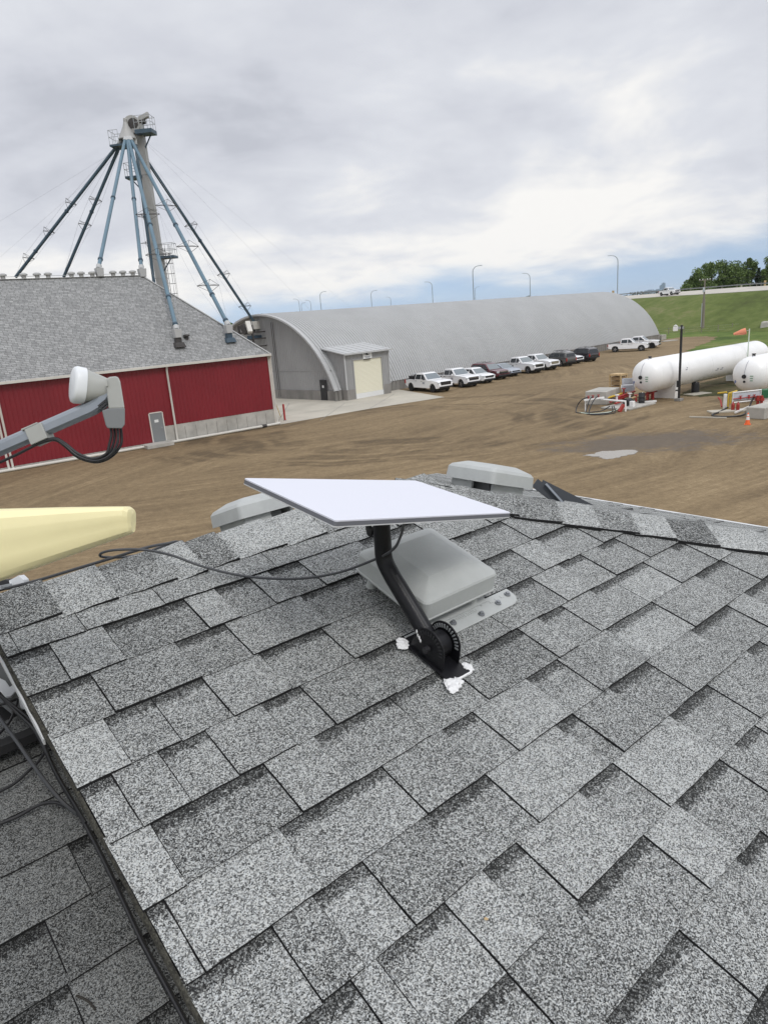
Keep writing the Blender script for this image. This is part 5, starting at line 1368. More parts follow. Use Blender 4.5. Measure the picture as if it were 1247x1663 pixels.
# ================================================================== vehicles
SPEC = {
 'pickup': dict(L=5.85, W=2.03, wb=3.75, belt=1.21, roof=1.92, r=.41, clr=.40,
    low=[(-2.92, .60), (-2.92, 1.16), (-2.88, 1.22), (-1.05, 1.22), (1.02, 1.24), (1.5, 1.23), (2.62, 1.14), (2.82, 1.04), (2.92, .84), (2.92, .52), (2.70, .40)],
    cab=[(-1.08, 1.21), (-1.02, 1.70), (-.92, 1.86), (-.70, 1.92), (.10, 1.92), (.34, 1.86), (1.10, 1.23)],
    win=[((-.96, 1.28), (-.90, 1.74), (-.08, 1.77), (-.08, 1.28)), ((.0, 1.28), (.0, 1.77), (.26, 1.76), (.78, 1.28))]),
 'suv': dict(L=4.95, W=1.98, wb=2.95, belt=1.08, roof=1.80, r=.39, clr=.36,
    low=[(-2.45, .55), (-2.47, .95), (-2.42, 1.08), (1.0, 1.10), (1.4, 1.10), (2.20, 1.00), (2.40, .86), (2.47, .60), (2.40, .40)],
    cab=[(-2.40, 1.07), (-2.22, 1.64), (-2.02, 1.76), (-1.70, 1.80), (.00, 1.79), (.22, 1.73), (1.08, 1.09)],
    win=[((-2.12, 1.16), (-1.98, 1.62), (-1.25, 1.66), (-1.25, 1.16)), ((-1.17, 1.16), (-1.17, 1.66), (-.28, 1.66), (-.28, 1.16)), ((-.20, 1.16), (-.20, 1.66), (.12, 1.65), (.74, 1.16))]),
 'crossover': dict(L=4.60, W=1.85, wb=2.70, belt=1.00, roof=1.64, r=.36, clr=.30,
    low=[(-2.25, .50), (-2.29, .88), (-2.20, 1.02), (.85, 1.02), (1.25, 1.02), (2.02, .90), (2.22, .76), (2.29, .52), (2.20, .34)],
    cab=[(-2.12, 1.0), (-1.70, 1.48), (-1.40, 1.60), (-1.0, 1.64), (-.05, 1.63), (.15, 1.57), (1.0, 1.01)],
    win=[((-1.75, 1.10), (-1.48, 1.44), (-.95, 1.50), (-.95, 1.10)), ((-.88, 1.10), (-.88, 1.50), (-.25, 1.50), (-.25, 1.10)), ((-.18, 1.10), (-.18, 1.50), (.06, 1.49), (.66, 1.10))]),
 'sedan': dict(L=4.80, W=1.84, wb=2.80, belt=.92, roof=1.44, r=.34, clr=.26,
    low=[(-2.36, .48), (-2.40, .85), (-2.30, .97), (-1.6, 1.0), (1.0, .96), (1.5, .93), (2.15, .80), (2.34, .66), (2.40, .45), (2.30, .28)],
    cab=[(-1.80, .96), (-1.10, 1.34), (-.75, 1.43), (-.2, 1.45), (.05, 1.43), (1.18, .94)],
    win=[((-1.38, 1.02), (-.98, 1.29), (-.42, 1.34), (-.42, 1.02)), ((-.34, 1.02), (-.34, 1.34), (.0, 1.33), (.74, 1.02))]),
}
def vehicle(kind, name, label, cat, loc, az, paint, rim='rim', trim='black_plastic', extra='', group='vehicles parked along the arched building'):
    S = SPEC[kind]; t = thing(name, label, cat, loc, math.pi / 2 - R_(az), group)
    W_, r, wb = S['W'], S['r'], S['wb']; P = M[paint]
    axl = (wb / 2, -wb / 2) if kind != 'pickup' else (wb / 2 + .04, -wb / 2 + .04)
    ar = r * 1.20; zc = r; clr = S['clr']
    # outline with wheel arches, front to rear along the sill
    pts = list(S['low']); bot = []
    for ax in axl:
        a0 = math.asin(max(-1, min(1, (clr - zc) / ar)))
        for q in range(11):
            a = a0 + (math.pi - 2 * a0) * q / 10; bot.append((ax + ar * math.cos(a), zc + ar * math.sin(a)))
    out = pts + bot
    bl = S['belt']
    def yw(z):                                                      # plan half-width with a soft shoulder and tumblehome
        if z > bl: return W_ / 2 - .03 - (z - bl) / (S['roof'] - bl) * (.24 if kind != 'pickup' else .20)
        return W_ / 2 - .03 * abs(z - .75) / .5
    def ywx(x, z):
        e_ = abs(x) / (S['L'] / 2); return yw(z) - (max(0, e_ - .82) / .18) ** 2 * .14
    n = len(out); mb = MB()
    mb.add([(x, ywx(x, z), z) for x, z in out] + [(x, -ywx(x, z), z) for x, z in out], [tuple(range(n)), tuple(range(2 * n - 1, n - 1, -1))] + [(i, n + i, n + (i + 1) % n, (i + 1) % n) for i in range(n)])
    cb = S['cab']; n = len(cb)
    mb.add([(x, yw(z), z) for x, z in cb] + [(x, -yw(z), z) for x, z in cb], [tuple(range(n)), tuple(range(2 * n - 1, n - 1, -1))] + [(i, n + i, n + (i + 1) % n, (i + 1) % n) for i in range(n)])
    mb.build('body', P, t, bevel=.055, bseg=3, local=True, smooth=True, angle=32)
    def quad(name, Q, m, d=.012, parent=t):
        Q = [Vector(q) for q in Q]; nn = (Q[1] - Q[0]).cross(Q[2] - Q[0]).normalized(); c = sum(Q, Vector()) / 4
        if nn.dot(c - Vector((0, 0, .8))) < 0: nn = -nn
        k = MB(); k.add([q + nn * d for q in Q] + [q - nn * .02 for q in Q], [(0, 1, 2, 3), (7, 6, 5, 4)] + [(i, 4 + i, 4 + (i + 1) % 4, (i + 1) % 4) for i in range(4)])
        return k.build(name, m, parent, local=True)
    for s_ in (1, -1):
        for wq in S['win']: quad('side_window', [(x, s_ * yw(z), z) for x, z in wq], M['glass'])
    a, b_ = cb[-1], cb[-2]
    def lp(p, q, f): return (p[0] + (q[0] - p[0]) * f, p[1] + (q[1] - p[1]) * f)
    l0, l1 = lp(a, b_, .08), lp(a, b_, .93); quad('windshield', [(l0[0], yw(l0[1]) - .07, l0[1]), (l0[0], -yw(l0[1]) + .07, l0[1]), (l1[0], -yw(l1[1]) + .07, l1[1]), (l1[0], yw(l1[1]) - .07, l1[1])], M['windshield'])
    a, b_ = cb[0], cb[1]; l0, l1 = lp(a, b_, .22), lp(a, b_, .92); quad('rear_window', [(l0[0], yw(l0[1]) - .09, l0[1]), (l0[0], -yw(l0[1]) + .09, l0[1]), (l1[0], -yw(l1[1]) + .09, l1[1]), (l1[0], yw(l1[1]) - .09, l1[1])], M['glass'])
    for ax in axl:
        for s_ in (1, -1):
            y0 = s_ * (W_ / 2 - .27); y1 = s_ * (W_ / 2 - .005); Y = Vector((0, s_, 0)); ww = abs(y1 - y0)
            k = MB(); k.lathe([(0, r * .6), (0, r * .92), (.03, r), (ww - .03, r), (ww, r * .93), (ww, r * .70), (ww - .03, r * .66)], (ax, y0, r), Y, 20)
            wh = k.build('wheel', M['tyre'], t, smooth=True, angle=40, local=True)
            k = MB(); k.lathe([(ww - .05, .01), (ww - .035, r * .68), (ww - .06, r * .68)], (ax, y0, r), Y, 16)
            for q in range(5):
                an = 2 * math.pi * q / 5; c = Vector((ax, y0, r)) + Y * (ww - .028); d = Vector((math.cos(an), 0, math.sin(an))); k.beam(c + d * r * .12, c + d * r * .66, r * .20, .02, up=Y)
            k.cyl(Vector((ax, y0, r)) + Y * (ww - .05), Vector((ax, y0, r)) + Y * (ww - .012), r * .18, r * .15, 10)
            k.build('rim', M[rim], wh, local=True)
    k = MB()                                                        # dark wheel wells and underbody
    for ax in axl: k.box((ax, 0, zc + .06), (ar * 1.75, W_ - .30, ar * 1.35))
    k.box((0, 0, clr + .10), (S['L'] * .86, W_ - .34, .22)); k.build('underbody', M['sign_black'], t, local=True)
    fx = S['L'] / 2; zf = [z for x, z in S['low'] if x > 0]
    zh = {'pickup': .95, 'suv': .86, 'crossover': .78, 'sedan': .66}[kind]
    for s_ in (1, -1):
        k = MB(); k.box((fx - .16, s_ * (W_ / 2 - .25), zh), (.22, .34, .17 if kind != 'sedan' else .12), (1, -.18 * s_, 0)); k.build('headlight', M['lamp_glass'], t, bevel=.02, local=True)
        k = MB(); k.box((-fx + .03, s_ * (W_ / 2 - .13), bl - .22), (.10, .15, .38 if kind in ('pickup', 'suv') else .16)); k.build('tail_light', M['tail_red'], t, bevel=.02, local=True)
        mx_ = [x for x, z in S['win'][-1]]; k = MB(); k.box((max(mx_) - .10, s_ * (yw(bl) + .13), bl + .13), (.12, .22, .18)); k.build('mirror', M[trim] if paint != 'car_white' or rim == 'rim_black' else P, t, bevel=.03, local=True)
    k = MB(); gh = {'pickup': .34, 'suv': .28, 'crossover': .20, 'sedan': .12}[kind]; k.box((fx - .03, 0, zh - .04), (.10, W_ - .72, gh)); gr = k.build('grille', M[trim], t, bevel=.02, local=True)
    if 'chrome' in extra:
        k = MB(); k.box((fx + .015, 0, zh + gh * .16), (.03, W_ - .76, .05)); k.build('grille_bar', M['chrome'], gr, local=True)
    k = MB(); k.box((fx - .02, 0, clr + .12), (.16, W_ - .34, .18)); k.build('bumper', M['black_plastic'], t, bevel=.03, local=True)
    k = MB(); k.box((-fx + .02, 0, clr + .20), (.16, W_ - .20, .20)); k.build('bumper', M['chrome' if kind == 'pickup' else 'black_plastic'], t, bevel=.03, local=True)
    if kind == 'pickup':
        k = MB(); k.box((-1.98, 0, 1.215), (1.70, W_ - .26, .04)); k.build('bed_cover' if 'open' not in extra else 'bed_dark_panel', M['sign_black'], t, bevel=.01, local=True)  # bed is solid: when open, a black panel stands in for its dark recess
    for s_ in (1, -1):
        for wq in S['win'][-2:]:
            x = wq[0][0] + .10; k = MB(); k.box((x, s_ * (W_ / 2 - .012), bl - .10), (.20, .03, .035)); k.build('door_handle', M[trim], t, local=True)
    if 'rack' in extra:
        for s_ in (1, -1):
            k = MB(); k.tube([(-1.75, s_ * .62, S['roof'] - .02), (-1.65, s_ * .62, S['roof'] + .06), (-.15, s_ * .62, S['roof'] + .06), (-.05, s_ * .62, S['roof'] - .02)], .022, 6); k.build('roof_rail', M['black_plastic' if paint == 'car_white' else 'chrome'], t, local=True)
        for x in (-1.4, -.4):
            k = MB(); k.box((x, 0, S['roof'] + .08), (.07, 1.35, .035)); k.build('cross_bar', M['black_plastic'], t, local=True)
    if 'decal' in extra:
        for s_ in (1, -1):
            k = MB(); k.box((.45, s_ * (W_ / 2 - .008), .92), (.34, .012, .20)); k.build('door_decal', M['sign_grey'], t, local=True)
    if 'spare' in extra:
        k = MB(); k.cyl((-fx - .02, 0, 1.0), (-fx - .20, 0, 1.0), .38, .36, 18); k.build('spare_wheel', M['tyre'], t, smooth=True, local=True)
    return t
def byFR(P, az, kind):                                               # centre from the ground point of the front right wheel
    S = SPEC[kind]; f = azv(az); rt = azv(az + 90); c = Vector((P[0], P[1], 0)) - f * S['wb'] / 2 - rt * (S['W'] / 2 - .12); return (c.x, c.y, .004)
def byRL(P, az, kind):
    S = SPEC[kind]; f = azv(az); rt = azv(az + 90); c = Vector((P[0], P[1], 0)) + f * S['wb'] / 2 + rt * (S['W'] / 2 - .12); return (c.x, c.y, .004)
T1 = byFR((6.0, 72.1), 147, 'pickup')
vehicle('pickup', 'pickup_truck', 'nearest white pickup with black wheels and dark cargo in its bed', 'pickup truck', T1, 147, 'car_white', 'rim_black', extra='open decal')
f_ = azv(147); bc = Vector(T1) - f_ * 2.0
t = thing('bed_cargo', 'dark bundled cargo lying in the bed of the nearest white pickup', 'cargo', bc + Vector((0, 0, 1.22)), math.pi / 2 - R_(147))
mb = MB(); mb.box((-.1, .1, .16), (1.3, 1.2, .30), (1, .1, 0)); mb.ball((.35, -.2, .36), .26, 10, 7, (1.5, 1.0, .7), jit=.2); mb.build('bundle', M['black_plastic'], t, bevel=.05, local=True)
mb = MB(); mb.tube([(-.55, -.3, .30), (-.40, -.2, .52), (.0, .0, .50), (.1, .3, .34)], .035, 7); mb.build('bar', M['board_grey'], t, local=True)
vehicle('pickup', 'pickup_truck', 'tall white pickup with black bed cover, parked second from the porch', 'pickup truck', byFR((9.25, 74.7), 148, 'pickup'), 148, 'car_white', 'rim', extra='chrome decal')
vehicle('crossover', 'small_suv', 'white crossover with black grille squeezed between a white pickup and the maroon one', 'car', byFR((11.5, 77.3), 148, 'crossover'), 148, 'car_white', 'rim_black')
vehicle('suv', 'suv', 'dark maroon sport utility vehicle parked between the white crossover and the silver sedan', 'car', byFR((13.5, 80.1), 148, 'suv'), 148, 'car_maroon', 'rim', extra='chrome rack')
vehicle('sedan', 'sedan', 'low silver blue sedan between the maroon vehicle and a long white pickup', 'car', byFR((15.5, 82.75), 148, 'sedan'), 148, 'car_silver', 'rim')
vehicle('pickup', 'pickup_truck', 'long white pickup with clean grey bed, parked right after the silver sedan', 'pickup truck', byFR((18.5, 84.4), 146, 'pickup'), 146, 'car_white', 'rim', extra='chrome')
vehicle('pickup', 'pickup_truck', 'white pickup with bright chrome grille beside the dark grey boxy vehicle', 'pickup truck', byFR((21.0, 86.9), 146, 'pickup'), 146, 'car_white', 'rim', trim='chrome', extra='chrome')
vehicle('suv', 'suv', 'dark grey boxy vehicle parked nose in with its rear facing the yard', 'car', byRL((24.0, 90.2), -32, 'suv'), -32, 'car_grey', 'rim', extra='rack')
vehicle('crossover', 'small_suv', 'white crossover with black roof rails and black trim next to the black one', 'car', byFR((26.0, 93.0), 146, 'crossover'), 146, 'car_white', 'rim_black', extra='rack')
vehicle('suv', 'suv', 'shiny black sport utility vehicle parked nose in at the end of the row', 'car', byRL((28.3, 94.6), -28, 'suv'), -28, 'car_black', 'rim', extra='rack')
vehicle('pickup', 'pickup_truck', 'older white pickup with open bed parked side on by the far end wall', 'pickup truck', byFR((40.2, 105.9), 116, 'pickup'), 116, 'car_white', 'rim', extra='open')
vehicle('pickup', 'pickup_truck', 'white pickup half hidden behind the older white pickup by the far end', 'pickup truck', byFR((43.2, 109.5), 122, 'pickup'), 122, 'car_white', 'rim_black', extra='chrome')

# truck and work machine on the highway
def road_at(px, d):                                                 # point on the road surface in the direction of a survey pixel
    h = ray(px, 478); h = Vector((h.x, h.y, 0)).normalized(); best = None
    for i in range(1, len(pts) - 1):
        c = offs(i, d, -.12 + .0553 * d); e_ = abs(h.x * c.y - h.y * c.x) / c.length
        if Vector((c.x, c.y, 0)).dot(h) > 0 and (best is None or e_ < best[0]): best = (e_, i)
    i = best[1]; a, b_ = offs(i - 1, d, -.12 + .0553 * d), offs(i + 1, d, -.12 + .0553 * d); c = None
    for q in range(41):
        p = a.lerp(b_, q / 40); e_ = abs(h.x * p.y - h.y * p.x)
        if c is None or e_ < c[0]: c = (e_, p)
    t_ = (a - b_).normalized(); return c[1], math.degrees(math.atan2(t_.x, t_.y))
p, a = road_at(1086, 3.2)
vehicle('pickup', 'pickup_truck', 'white pickup driving on the highway above the grass slope', 'pickup truck', (p.x, p.y, p.z + .005), a, 'car_white', 'rim', extra='', group=None)
p, a = road_at(684, 8.0)
t = thing('work_truck', 'yellow and dark work truck on the highway, just showing over the arched roof', 'truck', p, math.pi / 2 - R_(a))
mb = MB(); mb.box((-.6, 0, 1.75), (3.6, 2.3, 1.9)); mb.build('dump_box', M['yellow_paint'], t, bevel=.08, local=True)
mb = MB(); mb.box((2.4, 0, 1.75), (1.9, 2.2, 2.1)); mb.build('cab', M['dark_rust'], t, bevel=.15, local=True)
mb = MB(); mb.box((0, 0, .72), (7.0, 1.1, .3)); mb.build('chassis', M['sign_black'], t, local=True)
for x in (2.5, -.9, -2.1):
    for s_ in (1, -1): mb = MB(); mb.lathe([(0, .3), (0, .48), (.04, .52), (.24, .52), (.28, .48), (.28, .25)], (x, s_ * .8, .52), (0, s_, 0), 16); mb.build('wheel', M['tyre'], t, smooth=True, local=True)

# ================================================================== propane tanks
TAZ = 54.0
def propane_tank(label, P0, L_, Rr=1.27, zc=2.02):
    X = azv(TAZ); Y = azv(TAZ + 90); up = Vector((0, 0, 1)); O = Vector((P0[0], P0[1], zc))
    t = thing('propane_tank', label, 'propane tank', O + X * L_ / 2 - up * zc, 0, 'white propane tanks')
    prof = [(1.05 * (1 - math.sqrt(max(0, 1 - (q / 14) ** 2))), Rr * q / 14) for q in range(15)]
    prof[0] = (0, .001)
    full = prof + [(L_ - a, r_) for a, r_ in reversed(prof)]
    mb = MB(); mb.lathe(full, O, X, 48); sh = mb.build('shell', M['tank_white'], t, smooth=True, angle=50)
    mb = MB()
    for x in (1.05, 4.6, 8.2, 11.8, 15.4, L_ - 1.05):
        if x < L_: mb.lathe([(x - .02, Rr), (x - .012, Rr + .007), (x + .012, Rr + .007), (x + .02, Rr)], O, X, 48)
    mb.build('weld_seam', M['tank_white'], sh, smooth=True)
    for x in (3.4, L_ - 3.6):
        mb = MB(); c = O + X * x
        prof2 = [(-1.05, 0), (1.05, 0), (1.05, .55)] + [(1.22 * math.cos(R_(a)), zc + (Rr - .02) * -math.sin(R_(180 - a)) if False else zc - (Rr - .02) * math.sin(R_(a))) for a in range(25, 156, 13)] + [(-1.05, .55)]
        prof2 = [(-1.0, .0), (1.0, .0), (1.12, zc - math.sqrt(max(0, (Rr - .01) ** 2 - 1.12 ** 2)))] + [(v, zc - math.sqrt((Rr - .01) ** 2 - v * v)) for v in (.8, .4, 0, -.4, -.8)] + [(-1.12, zc - math.sqrt(max(0, (Rr - .01) ** 2 - 1.12 ** 2)))]
        mb.poly([Vector((c.x, c.y, 0)) + Y * a + up * b_ - X * .30 for a, b_ in prof2], .60, X); mb.build('saddle', M['white_paint'], t, bevel=.03)
    # gauge, fittings and the thin conduit on the head
    def hd(y, z, off=.0):
        rr = math.sqrt(y * y + z * z); x = 1.05 * (1 - math.sqrt(max(0, 1 - (rr / Rr) ** 2))); return O + X * (x - off) + Y * y + up * z
    nrm = lambda y, z: (hd(y, z, .2) - hd(y, z)).normalized()
    mb = MB(); mb.cyl(hd(-.02, -.05), hd(-.02, -.05, .09), .15, .14, 16); mb.cyl(hd(-.02, -.42), hd(-.02, -.42, .05), .09, .08, 14); mb.build('gauge', M['sign_black'], sh, smooth=True)
    mb = MB(); mb.tube([hd(-.02, .10, .03), hd(0, .45, .03), hd(.02, .90, .03), hd(.05, 1.26, .03), O + X * 1.1 + up * (Rr + .05)], .014, 5, smooth=4); mb.build('conduit', M['sign_grey'], sh)
    mb = MB(); c = O + X * 1.15 + up * Rr; mb.cyl(c - up * .05, c + up * .13, .11, .11, 12); mb.cyl(c + up * .13, c + up * .17, .14, .14, 12); mb.build('valve_dome', M['dark_rust'], t, smooth=True)
    mb = MB(); n_ = nrm(-.42, -.15)
    for q in range(3): mb.box(hd(.42, -.02 - .16 * q, .012), (.34 - .05 * q, .012, .06), Y, None, None)
    mb.build('stencil_print', M['ink_green'], sh)
    mb = MB(); c = hd(-.72, -.42, .012); mb.box(c, (.22, .012, .22), (Y + up).normalized(), nrm(-.72, -.42)); mb.build('hazard_placard', M['ink_blue'], sh)
    mb = MB(); sY = -Y                                               # print on the flank facing the camera (near side)
    near = Y if (Y.dot(CAM - O) > 0) else -Y
    for x, a, w_, h_ in ((8.9, 18, .55, .30), (9.6, 18, .45, .30), (4.2, -6, .30, .34)):
        c = O + X * x + near * math.cos(R_(a)) * (Rr + .006) - up * math.sin(R_(a)) * (Rr + .006); nn = (near * math.cos(R_(a)) - up * math.sin(R_(a)))
        zz = nn.cross(X); mb.box(c, (w_ * .8, h_ * .22, .01), X, zz, nn); mb.box(c + zz * h_ * .4 + X * .1, (w_ * .5, h_ * .22, .01), X, zz, nn)
    mb.build('flank_print', M['sign_grey'], sh)
    return O, X, Y
tk1 = propane_tank('long white horizontal propane tank nearer the arched building, light pole in front', (20.35, 53.5), 18.6)
tk2 = propane_tank('white horizontal propane tank cut off by the right edge, behind the hose stand', (26.0, 49.1), 18.0)

# ---- clutter around the tanks
def skidgrp(): pass
X, Y, up = azv(TAZ), azv(TAZ + 90), Vector((0, 0, 1))
def gz(px, py, z): p = G(px, py); return Vector((p.x, p.y, z))
# loading block 1
c = G(968, 657)
mb = MB(); bb = c + azv(40) * 1.2; mb.box(bb + up * .52, (1.75, 2.7, 1.04), azv(130), azv(40)); tag(mb.build('concrete_block', M['concrete'], bevel=.05), 'large pale concrete loading block with hoses, left of the propane tanks', 'concrete block')
t = thing('hose_stand', 'white pipe hose stand with several black hoses on the ground by the loading block', 'hose stand', G(985, 664))
mb = MB(); a, b_ = gz(976, 664, .98), gz(1016, 668, .80)
mb.beam(gz(948, 669, .86), gz(980, 664, .86), .09, .12); mb.build('manifold', M['white_paint'], t, bevel=.01)
mb = MB(); mb.tube([gz(976, 664, .70), gz(1015, 668, .72), gz(1015, 668, .0)], .075, 10); mb.build('pipe_frame', M['white_paint'], t, smooth=True)
mb = MB(); mb.tube([gz(950, 668, .0), gz(950, 668, .9)], .05, 8); mb.build('frame_leg', M['white_paint'], t, smooth=True)
for i, (p0, p1, p2, p3, hm) in enumerate((((955, 667), (944, 668), (937, 668), (935, 670), 'black_cable'), ((962, 666), (957, 668), (953, 670), (951, 672), 'black_cable'), ((971, 665), (964, 668), (958, 671), (956, 673), 'black_cable'))):
    mb = MB(); mb.tube([gz(*p0, .92), gz(*p0, 1.02), gz(*p1, .85), gz(*p2, .42), gz(*p3, .05), gz(p3[0] + 6, p3[1] + 1.4, .045), gz(p3[0] + 24, p3[1] + .4 + i * .3, .045), gz(p3[0] + 42, p3[1] - 2, .05), gz(990 + 3 * i, 667, .35)], .038, 8, smooth=6); mb.build('hose', M[hm], t, smooth=True)
    mb = MB(); mb.cyl(gz(*p0, .90), gz(*p0, 1.06), .07, .06, 10); mb.box(gz(*p0, 1.10), (.20, .06, .04)); mb.build('valve', M['red_paint'], t)
mb = MB(); mb.tube([gz(940, 671, .05), gz(960, 673, .05), gz(985, 671, .05), gz(1000, 667, .06), gz(1008, 662, .10)], .035, 8, smooth=5); mb.build('hose', M['pale_green'], t, smooth=True)
mb = MB(); mb.beam(gz(1005, 669, .0), gz(1012, 668, .5), .22, .22); mb.build('red_box', M['red_paint'], t, bevel=.02)
# piping of skid 1
t = thing('pump_skid', 'orange red and yellow pump piping on a slab beside the first propane tank', 'pump', G(1020, 657))
mb = MB(); mb.box(gz(1020, 660, .06), (3.6, 2.4, .12), azv(52), None); mb.build('slab', M['concrete'], t, bevel=.02)
for a, b_, z0, z1, m_ in (((985, 657), (1012, 651), .50, .62, 'yellow_paint'), ((990, 660), (1022, 651), .34, .46, 'bollard_red'), ((998, 661), (1036, 651), .26, .34, 'red_paint'), ((1002, 657), (1030, 648), .56, .62, 'bollard_red'), ((1020, 659), (1040, 652), .50, .50, 'leaf_tan')):
    mb = MB(); mb.cyl(gz(*a, z0), gz(*b_, z1), .075, .075, 10); mb.build('pipe', M[m_], t, smooth=True)
for px, py, h, m_ in ((1012, 652, 1.0, 'red_paint'), (1001, 659, .8, 'white_paint'), (1022, 655, .75, 'white_paint'), (1032, 655, .62, 'bollard_red'), (1050, 652, .8, 'red_paint'), (1060, 651, .9, 'bollard_red')):
    mb = MB(); mb.cyl(gz(px, py, .1), gz(px, py, h), .07, .07, 8); mb.cyl(gz(px, py, h), gz(px, py, h + .05), .17, .17, 10); mb.build('valve', M[m_], t, smooth=True)
mb = MB(); q = gz(1019, 661, .42); mb.cyl(q - X * .35, q + X * .35, .24, .24, 14); mb.box(q - up * .22, (.7, .3, .2), X, None); mb.build('pump', M['sign_black'], t, bevel=.02)
mb = MB(); mb.box(gz(1026, 663, .32), (.30, .30, .42), X, None); mb.build('junction_box', M['white_paint'], t, bevel=.02)
mb = MB()
for a, b_ in (((1046, 651), (1066, 646)), ((1046, 649), (1064, 645))): mb.cyl(gz(*a, .45), gz(*b_, .55), .06, .06, 8)
mb.cyl(gz(1052, 649, 0), gz(1052, 649, .9), .07, .07, 8); mb.cyl(gz(1058, 648, 0), gz(1058, 648, .8), .09, .09, 8); mb.build('tank_piping', M['red_paint'], t, smooth=True)
mb = MB(); mb.beam(gz(1046, 655, .09), gz(1065, 653, .09), .16, .14); tag(mb.build('white_beam', M['white_paint'], bevel=.01), 'white beam lying on the ground right of the first black drum', 'beam')
def drum(px, py, label, r_, h_):
    p = G(px, py); t = thing('drum', label, 'drum', p, 0, 'black drums by the propane tanks')
    mb = MB(); mb.lathe([(0, r_ * .96), (.02, r_), (h_ * .33, r_), (h_ * .345, r_ * 1.04), (h_ * .36, r_), (h_ * .66, r_), (h_ * .675, r_ * 1.04), (h_ * .69, r_), (h_ - .02, r_), (h_, r_ * .97), (h_, r_ * .90), (h_ - .02, r_ * .88)], p + up * (.05), (0, 0, 1), 20); mb.build('body', M['black_plastic'], t, smooth=True, angle=40)
    mb = MB(); mb.cyl(p + up * (h_ + .03) + X * r_ * .5, p + up * (h_ + .07) + X * r_ * .5, .04, .04, 8); mb.build('bung', M['sign_white'], t)
drum(1041, 657, 'black drum standing beside the red piping at the first propane tank', .23, .84)
drum(1128, 638, 'black drum standing on a white slab under the first propane tank', .30, .80)
mb = MB(); mb.box(gz(1132, 640, .03), (1.9, 1.1, .06), azv(70), None); tag(mb.build('slab', M['apron'], bevel=.01), 'thin pale slab on the ground under the second black drum', 'slab')
# wooden crate
p = G(1003, 642); t = thing('wooden_crate', 'tall raw wood slatted crate standing behind the notice board', 'crate', p)
cx, cy = azv(140), azv(50); w_, d_, h_ = 1.0, .95, 1.78
mb = MB()
for a in (-1, 1):
    for b_ in (-1, 1): mb.box(p + cx * a * w_ / 2 + cy * b_ * d_ / 2 + up * h_ / 2, (.10, .10, h_), cx, cy)
for z in (.06, h_ - .05):
    for b_ in (-1, 1): mb.box(p + cy * b_ * d_ / 2 + up * z, (w_ - .1, .085, .10), cx, cy)
    for a in (-1, 1): mb.box(p + cx * a * w_ / 2 + up * z, (.085, d_ - .1, .10), cx, cy)
mb.build('frame', M['wood'], t)
mb = MB()
for q in range(4):
    mb.box(p + up * (.30 + q * .38), (w_ - .16, d_ - .16, .30), cx, cy)
mb.build('boxed_load', M['wood_dark'], t, bevel=.01)
mb = MB(); mb.box(p + up * (h_ + .02), (w_ + .04, d_ + .04, .03), cx, cy); mb.build('lid', M['wood'], t)
# notice board
p = G(1019, 648); t = thing('notice_board', 'two grey printed notice panels on thin legs in front of the wooden crate', 'notice board', p)
bx = azv(110); by = azv(20)
for a in (-.42, .42): mb = MB(); mb.cyl(p + bx * a, p + bx * a + up * 1.72, .03, .03, 6); mb.build('leg', M['dark_rust'], t)
for z, hh in ((1.42, .52), (.86, .54)):
    mb = MB(); mb.box(p + up * z - by * .04, (.96, .03, hh), bx, by); bd = mb.build('panel', M['board_grey'], t, bevel=.01)
    mb = MB()
    for q in range(4): mb.box(p + up * (z + hh * .32 - q * .11) - by * .057, (.66 - .10 * (q % 2), .006, .035), bx, by)
    mb.build('print', M['sign_grey'], bd)
mb = MB(); mb.lathe([(0, .05), (.06, .22), (.15, .28), (1.0, .28), (1.09, .22), (1.15, .05)], gz(1012, 646, .78) + azv(20) * .5 - azv(110) * .25, azv(110), 18); tb = mb.build('small_tank', M['tank_white'], smooth=True); tag(tb, 'small white horizontal cylinder tank tucked behind the notice board', 'tank')
mb = MB(); q0 = gz(1012, 646, 0) + azv(20) * .5
for a in (.15, .65): mb.box(q0 + azv(110) * a + up * .25, (.08, .45, .50), azv(110), azv(20))
mb.build('leg_pair', M['dark_rust'], tb)

# second hose stand
t = thing('hose_stand', 'white framed hose stand with yellow pipes and one thick black hose by the second tank', 'hose stand', G(1205, 668))
pa, pb = G(1188, 667), G(1233, 663); hx_ = (pb - pa).normalized(); hy_ = Vector((-hx_.y, hx_.x, 0))
mb = MB(); mb.tube([pa + up * .0, pa + up * 1.22, pb + up * 1.25, pb + up * .0], .05, 8); mb.tube([pa + up * .55, pb + up * .58], .045, 8); mb.build('frame', M['white_paint'], t, smooth=True)
mb = MB(); mb.box((pa + pb) / 2 + up * .92 + hy_ * .02, ((pb - pa).length - .12, .03, .50), hx_, hy_); mb.build('back_panel', M['board_grey'], t)
mb = MB(); mb.cyl(pa + up * .80 - hy_ * .06, pb + up * .84 - hy_ * .06, .035, .035, 8); mb.build('red_pipe', M['red_paint'], t, smooth=True)
for f, m_ in ((.25, 'red_paint'), (.55, 'bollard_red'), (.74, 'red_paint')):
    q = pa.lerp(pb, f) + up * .82 - hy_ * .10; mb = MB(); mb.cyl(q - up * .08, q + up * .12, .06, .05, 8); mb.box(q + up * .15, (.18, .05, .04), hx_, hy_); mb.build('valve', M[m_], t)
def tube_part(nm, P, r_, m_): mb = MB(); mb.tube(P, r_, 8); return mb.build(nm, M[m_], t, smooth=True)
tube_part('yellow_pipe', [gz(1181, 666, 0), gz(1181, 666, 1.15), gz(1194, 663, 1.2)], .055, 'yellow_paint')
tube_part('yellow_pipe', [gz(1164, 659, .9), gz(1178, 660, 1.0)], .06, 'yellow_paint')
